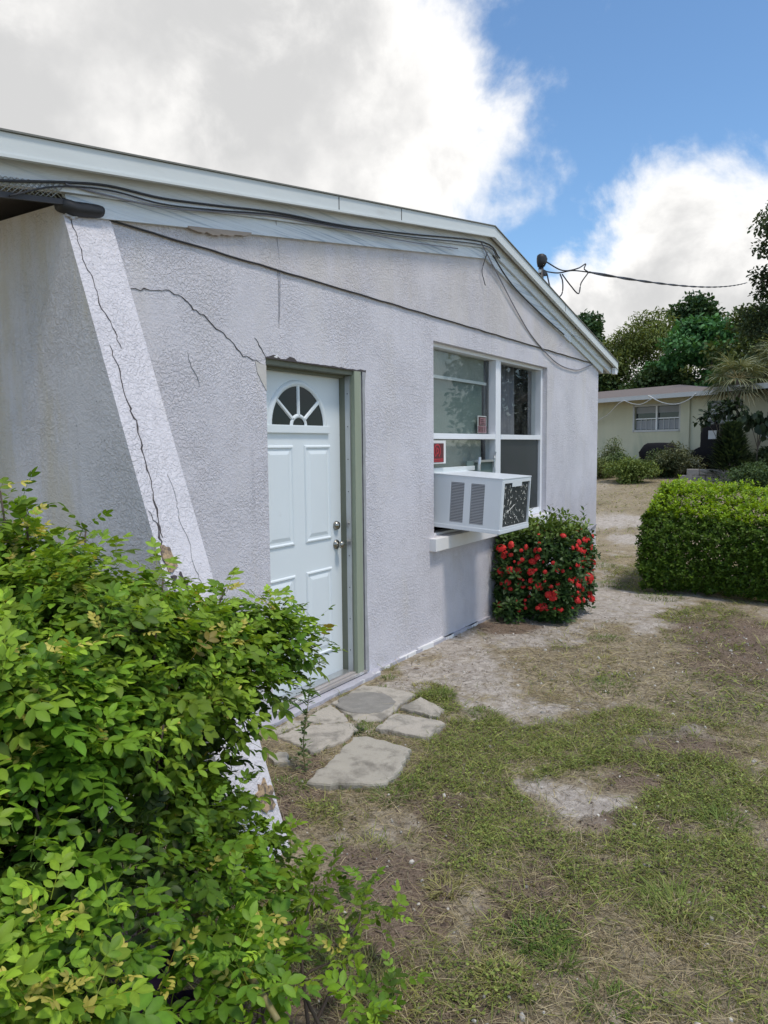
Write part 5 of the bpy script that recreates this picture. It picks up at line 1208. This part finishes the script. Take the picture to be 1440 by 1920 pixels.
# block planter
pl = tag(empty('block_planter', (24.3,.75,gzz(24.3,.75))), 'low planter wall of weathered concrete blocks in the far yard', 'planter')
dirp = Vector((24.122-24.476, .115-1.433)); Lp = dirp.length; ang = math.atan2(dirp.y, dirp.x); pl.rotation_euler = (0,0,ang)
bm = bmesh.new(); box(bm, -.195,.195,-.095,.095,0,.19); bmesh.ops.bevel(bm, geom=list(bm.edges), offset=.012, segments=1, affect='EDGES'); bme = bpy.data.meshes.new('block'); bm.to_mesh(bme); bm.free(); bme.materials.append(M['block'])
for row in range(2):
    for k in range(5 if row == 0 else 4):
        o = bpy.data.objects.new('block', bme); COL.objects.link(o); o.parent = pl; o.location = (-.8+.40*k+.2*row*1.0+random.uniform(-.02,.02), random.uniform(-.02,.02), -.03+.195*row); o.rotation_euler = (0,0,random.uniform(-.06,.06))
for k in range(3):
    o = bpy.data.objects.new('block', bme); COL.objects.link(o); o.parent = pl; o.location = (-.92, .28+.41*k, -.03); o.rotation_euler = (0,0,1.57)

# ------------------------------------------------------------------ far plants and trees
def clump_tree(name, loc, clumps, nleaf, lsize, c0, c1, label, cat='tree', group=None, trunk=None, flat=.7, mt='leaf_tree', width=.6, limb=True, leafdir=None):
    o = tag(empty(name, loc), label, cat, group); cl = np.array(clumps, float)
    wts = cl[:,3]**2; idx = rng.choice(len(cl), nleaf, p=wts/wts.sum()); u = rnd_unit(nleaf); rad_ = rng.random(nleaf)**.5
    # uneven surface: many small tufts instead of one smooth ball
    sub_ = rnd_unit(nleaf); tw = fbm(u[:,0]*2+idx*3.1, u[:,1]*2+u[:,2]*1.7, 2.2, 3, 8)
    P = cl[idx,:3] + u*np.array([1,1,flat])*(cl[idx,3]*1.25*rad_*(.7+.6*tw))[:,None]
    d = u*.6 + rnd_unit(nleaf)*.9 + np.array([0,0,-.15]) if leafdir is None else np.tile(leafdir,(nleaf,1)) + rnd_unit(nleaf)*.5
    up = np.array([0,0,1.]) + rnd_unit(nleaf)*.7; k = rng.random((nleaf,1))
    C = (np.array(c0)*(1-k)+np.array(c1)*k)*(.65+.7*fbm(P[:,0],P[:,1]+P[:,2],1.3,3,3))[:,None]
    V, F, C = instance(*simple_leaf(width,.2), P, frames(d,up), rng.uniform(.6,1.2,(nleaf,1))*lsize, C); S = Soup(); S.add(V,F,C); S.obj('crown', M[mt], o)
    if trunk:
        top = cl[:,:3].mean(0); bm = bmesh.new(); tube(bm, smoothpts([(0,0,-.3),(top[0]*.3,top[1]*.3,top[2]*.5),tuple(top*np.array([.8,.8,1]))],5), trunk, 8, trunk*.35)
        if limb:
            for q in cl[:8]: tube(bm, smoothpts([(top[0]*.3,top[1]*.3,top[2]*.5), tuple((q[:3]+np.array([0,0,top[2]*.6]))/2), tuple(q[:3])],4), trunk*.4, 6, trunk*.1)
        bmobj('trunk', bm, M['bark'], o)
    return o
def rclumps(n, rx, ry, z0, z1, r0, r1, seed, shape='round'):
    r = np.random.default_rng(seed); o = []
    for i in range(n):
        f = r.random(); z = z0+(z1-z0)*f; k = math.sqrt(max(.02, 1-(2*f-1)**2)) if shape == 'round' else 1-.75*f
        a = r.uniform(0,6.283); q = math.sqrt(r.random()); o.append((rx*k*q*math.cos(a), ry*k*q*math.sin(a), z, r.uniform(r0,r1)))
    return o
GL = 1.0
clump_tree('pine_tree', (48.0,8.6,GL), rclumps(80,2.7,2.7,.5,8.2,.6,1.1,1), 30000, .26, (0.094,0.133,0.034), (0.228,0.269,0.072), 'large rounded olive-brown feathery tree behind the far house roof', group='trees behind the far house', trunk=.25, width=.34)
clump_tree('broadleaf_tree', (44.5,4.3,GL), rclumps(54,2.7,2.7,.8,7.3,.5,1.0,2), 18000, .27, (0.041,0.121,0.041), (0.119,0.293,0.089), 'fresh green broadleaf tree right of the olive-brown tree', group='trees behind the far house', trunk=.2, flat=.5)
clump_tree('broadleaf_tree', (58,7.6,GL), rclumps(26,2.4,2.4,4.5,10.6,.5,1.0,3), 8000, .34, (0.026,0.066,0.022), (0.069,0.129,0.047), 'dark tree top showing between the two nearer trees', group='trees behind the far house', trunk=.2)
clump_tree('broadleaf_tree', (58,15.2,GL), rclumps(26,2.5,2.5,3.5,10.2,.5,1.0,4), 8000, .34, (0.026,0.066,0.022), (0.069,0.129,0.047), 'dark tree just behind the end of the lavender roof', group='trees behind the far house', trunk=.2)
clump_tree('broadleaf_tree', (46,12.0,GL), rclumps(34,2.8,2.8,.6,5.6,.7,1.2,5), 11000, .28, (0.030,0.066,0.022), (0.089,0.140,0.044), 'low dark tree filling the gap beside the lavender wall corner', group='trees behind the far house', trunk=.2)
clump_tree('broadleaf_tree', (41,1.2,GL), rclumps(46,2.6,2.6,.6,6.8,.6,1.1,6), 15000, .24, (0.053,0.088,0.026), (0.149,0.187,0.055), 'brownish green tree behind the palms at the frame edge', group='trees behind the far house', trunk=.2)
clump_tree('broadleaf_tree', (44,6.4,GL), rclumps(34,3.0,3.0,.4,4.2,.7,1.1,16), 12000, .26, (0.037,0.075,0.026), (0.099,0.155,0.047), 'low dark undergrowth tree directly above the far brown roof', group='trees behind the far house', trunk=.2)
clump_tree('tall_tree', (31.9,-.55,GL-.1), rclumps(26,1.3,1.2,4.6,9.6,.35,.75,7) + rclumps(16,1.2,1.2,2.6,6,.35,.7,8) + [(-.2,1.2,5.0,.45),(-.1,1.25,5.6,.4),(.2,1.0,7.0,.4),(-.1,.9,8.0,.4),(0,.95,6.3,.3)], 20000, .15, (0.030,0.053,0.022), (0.089,0.129,0.052), 'tall dark tree at the picture edge where the service wire ends', trunk=.22)
clump_tree('roadside_tree', (31.5,-9.6,.2), rclumps(60,3.0,3.0,.4,8.0,.7,1.2,61), 9000, .34, (.020,.034,.014), (.055,.075,.03), 'dark leafy tree seen only as a reflection in the upper window pane by the corner', trunk=.25)
# shrubs in the far garden bed
for k, (x, y, n, r_, h_, c0, c1, lb) in enumerate([
    (25.9,3.95,3000,.5,.55,(.05,.085,.03),(.13,.17,.06),'loose pale green shrub in front of the low covered grill'),
    (25.3,2.55,3400,.6,.60,(.035,.06,.022),(.10,.13,.045),'grey green shrub heap between the grills'),
    (25.2,1.95,3000,.6,.8,(.06,.075,.035),(.15,.16,.075),'olive shrub with pale tips left of the spiky shrub'),
    (23.6,3.1,3600,.55,.55,(.09,.14,.03),(.19,.24,.055),'yellow green low shrub ahead of the garden bed'),
    (24.6,4.4,2600,.5,.42,(.07,.10,.03),(.16,.18,.05),'low weedy clump by the far side of the lavender wall'),
    (26.9,4.5,1600,.3,.95,(.09,.12,.05),(.17,.20,.09),'thin upright pale plant against the yellow wall'),
    (22.8,-.55,3000,.6,.5,(.035,.07,.025),(.09,.14,.045),'leafy green clump beyond the hedge by the block planter'),
    (25.5,-.5,2600,.5,.7,(.025,.05,.02),(.08,.11,.04),'dark green bush beside the panel box of the far house')]):
    clump_tree('garden_shrub', (x,y,gzz(x,y)), rclumps(22,r_*1.25,r_*1.25,.06,h_*1.15,.13,.30,20+k), int(n*1.5), .085, c0, c1, lb, 'shrub', 'shrubs of the far garden bed', width=.5)
# spiky shrub (cycad-like cone)
sx, sy = 24.4, .30; sp_ = tag(empty('spiky_shrub', (sx,sy,gzz(sx,sy))), 'dark cone-shaped spiky shrub in front of the tall covered smoker', 'shrub')
n = 2600; f = rng.random(n)**.8; a = rng.uniform(0,6.283,n); rr_ = .72*(1-f*.85)*np.sqrt(rng.random(n)); P = np.stack([rr_*np.cos(a), rr_*np.sin(a), .05+1.55*f],1)
d = np.stack([np.cos(a),np.sin(a),.35+1.0*f],1)+.3*rnd_unit(n); k = rng.random((n,1)); C = np.array([.018,.036,.016])*(1-k)+np.array([.055,.085,.038])*k
V, F, C = instance(*simple_leaf(.22,.15), P, frames(d, np.tile([[0,0,1.]],(n,1))+.2*rnd_unit(n)), rng.uniform(.16,.34,(n,1)), C); S = Soup(); S.add(V,F,C); S.obj('crown', M['leaf_tree'], sp_)
bm = bmesh.new(); tube(bm, [(0,0,-.1),(0,0,1.2)], .08, 8, .04); bmobj('trunk', bm, M['bark'], sp_)
# fan palms
def palm(loc, h, nf, R, label, seed, green=(.07,.095,.04), dry=(.24,.25,.14)):
    r = np.random.default_rng(seed); o = tag(empty('fan_palm', (loc[0],loc[1],gzz(loc[0],loc[1]))), label, 'palm', 'fan palms by the far house'); bm = bmesh.new()
    tube(bm, [(0,0,-.1),(.03,.02,h*.5),(0,0,h)], .11, 8, .09); bmobj('trunk', bm, M['bark'], o); S = Soup(); bm = bmesh.new()
    for i in range(nf):
        a = i*2.4+r.uniform(-.2,.2); el = 1.1-1.75*(i/nf)+r.uniform(-.12,.12); d = np.array([math.cos(a)*math.cos(el), math.sin(a)*math.cos(el), math.sin(el)])
        base_ = np.array([0,0,h]); hub = base_+d*R*.42; tube(bm, [tuple(base_), tuple(base_+d*R*.22+np.array([0,0,.03])), tuple(hub)], .016, 5, .009)
        side = np.cross(d,[0,0,1]); side /= np.linalg.norm(side)+1e-9; nrm = np.cross(side,d)
        for k in range(18):
            t_ = RAD(-105+210*k/17); dd = d*math.cos(t_)+side*math.sin(t_); L = R*.62*(.75+.25*math.cos(t_))*r.uniform(.85,1.1); drp = r.uniform(.25,.55)
            v = []
            for q, wd_ in ((0,.006),(.45,.021),(.75,.014),(1,.002)):
                c = hub+dd*L*q*(1-.25*drp*q)+np.array([0,0,-drp*L*q*q]); wv = np.cross(dd,nrm); v += [c-wv*wd_, c+wv*wd_]
            kk = r.random(); col = (np.array(green)*(1-kk)+np.array(dry)*kk)*(.6+.5*(el > -.2))
            S.add(np.array(v), [np.array([(0,1,3,2),(2,3,5,4),(4,5,7,6)])], np.tile(col,(8,1)))
    bmobj('petioles', bm, M['stem_green'], o); S.obj('crown', M['leaf_tree'], o); return o
palm((26.3,.42), 3.0, 26, 1.35, 'fan palm with drooping grey green fronds before the far house', 3)
palm((27.6,-.75), 3.5, 24, 1.4, 'second fan palm half cut off at the picture edge', 5)
# big-leaved sapling
clump_tree('big_leaf_sapling', (25.2,-.25,gzz(25.2,-.25)), [(0,-.1,1.75,.34),(.1,.2,1.9,.28),(-.1,-.4,1.6,.32),(0,-.6,1.95,.3)], 130, .30, (.012,.026,.012), (.04,.065,.03), 'dark sapling with large hanging leaves in front of the far porch', 'tree', None, .03, mt='leaf_dark', leafdir=[0,-.1,-1.0], width=.8)
clump_tree('big_leaf_sapling', (25.4,.75,gzz(25.4,.75)), [(0,.25,1.95,.30),(0,-.1,2.15,.34),(0,-.4,2.05,.3),(0,.5,1.75,.22)], 260, .20, (.014,.030,.014), (.045,.07,.03), 'dark leafy sapling under the palm crown before the louvred window', 'tree', None, .03, mt='leaf_dark', width=.6)
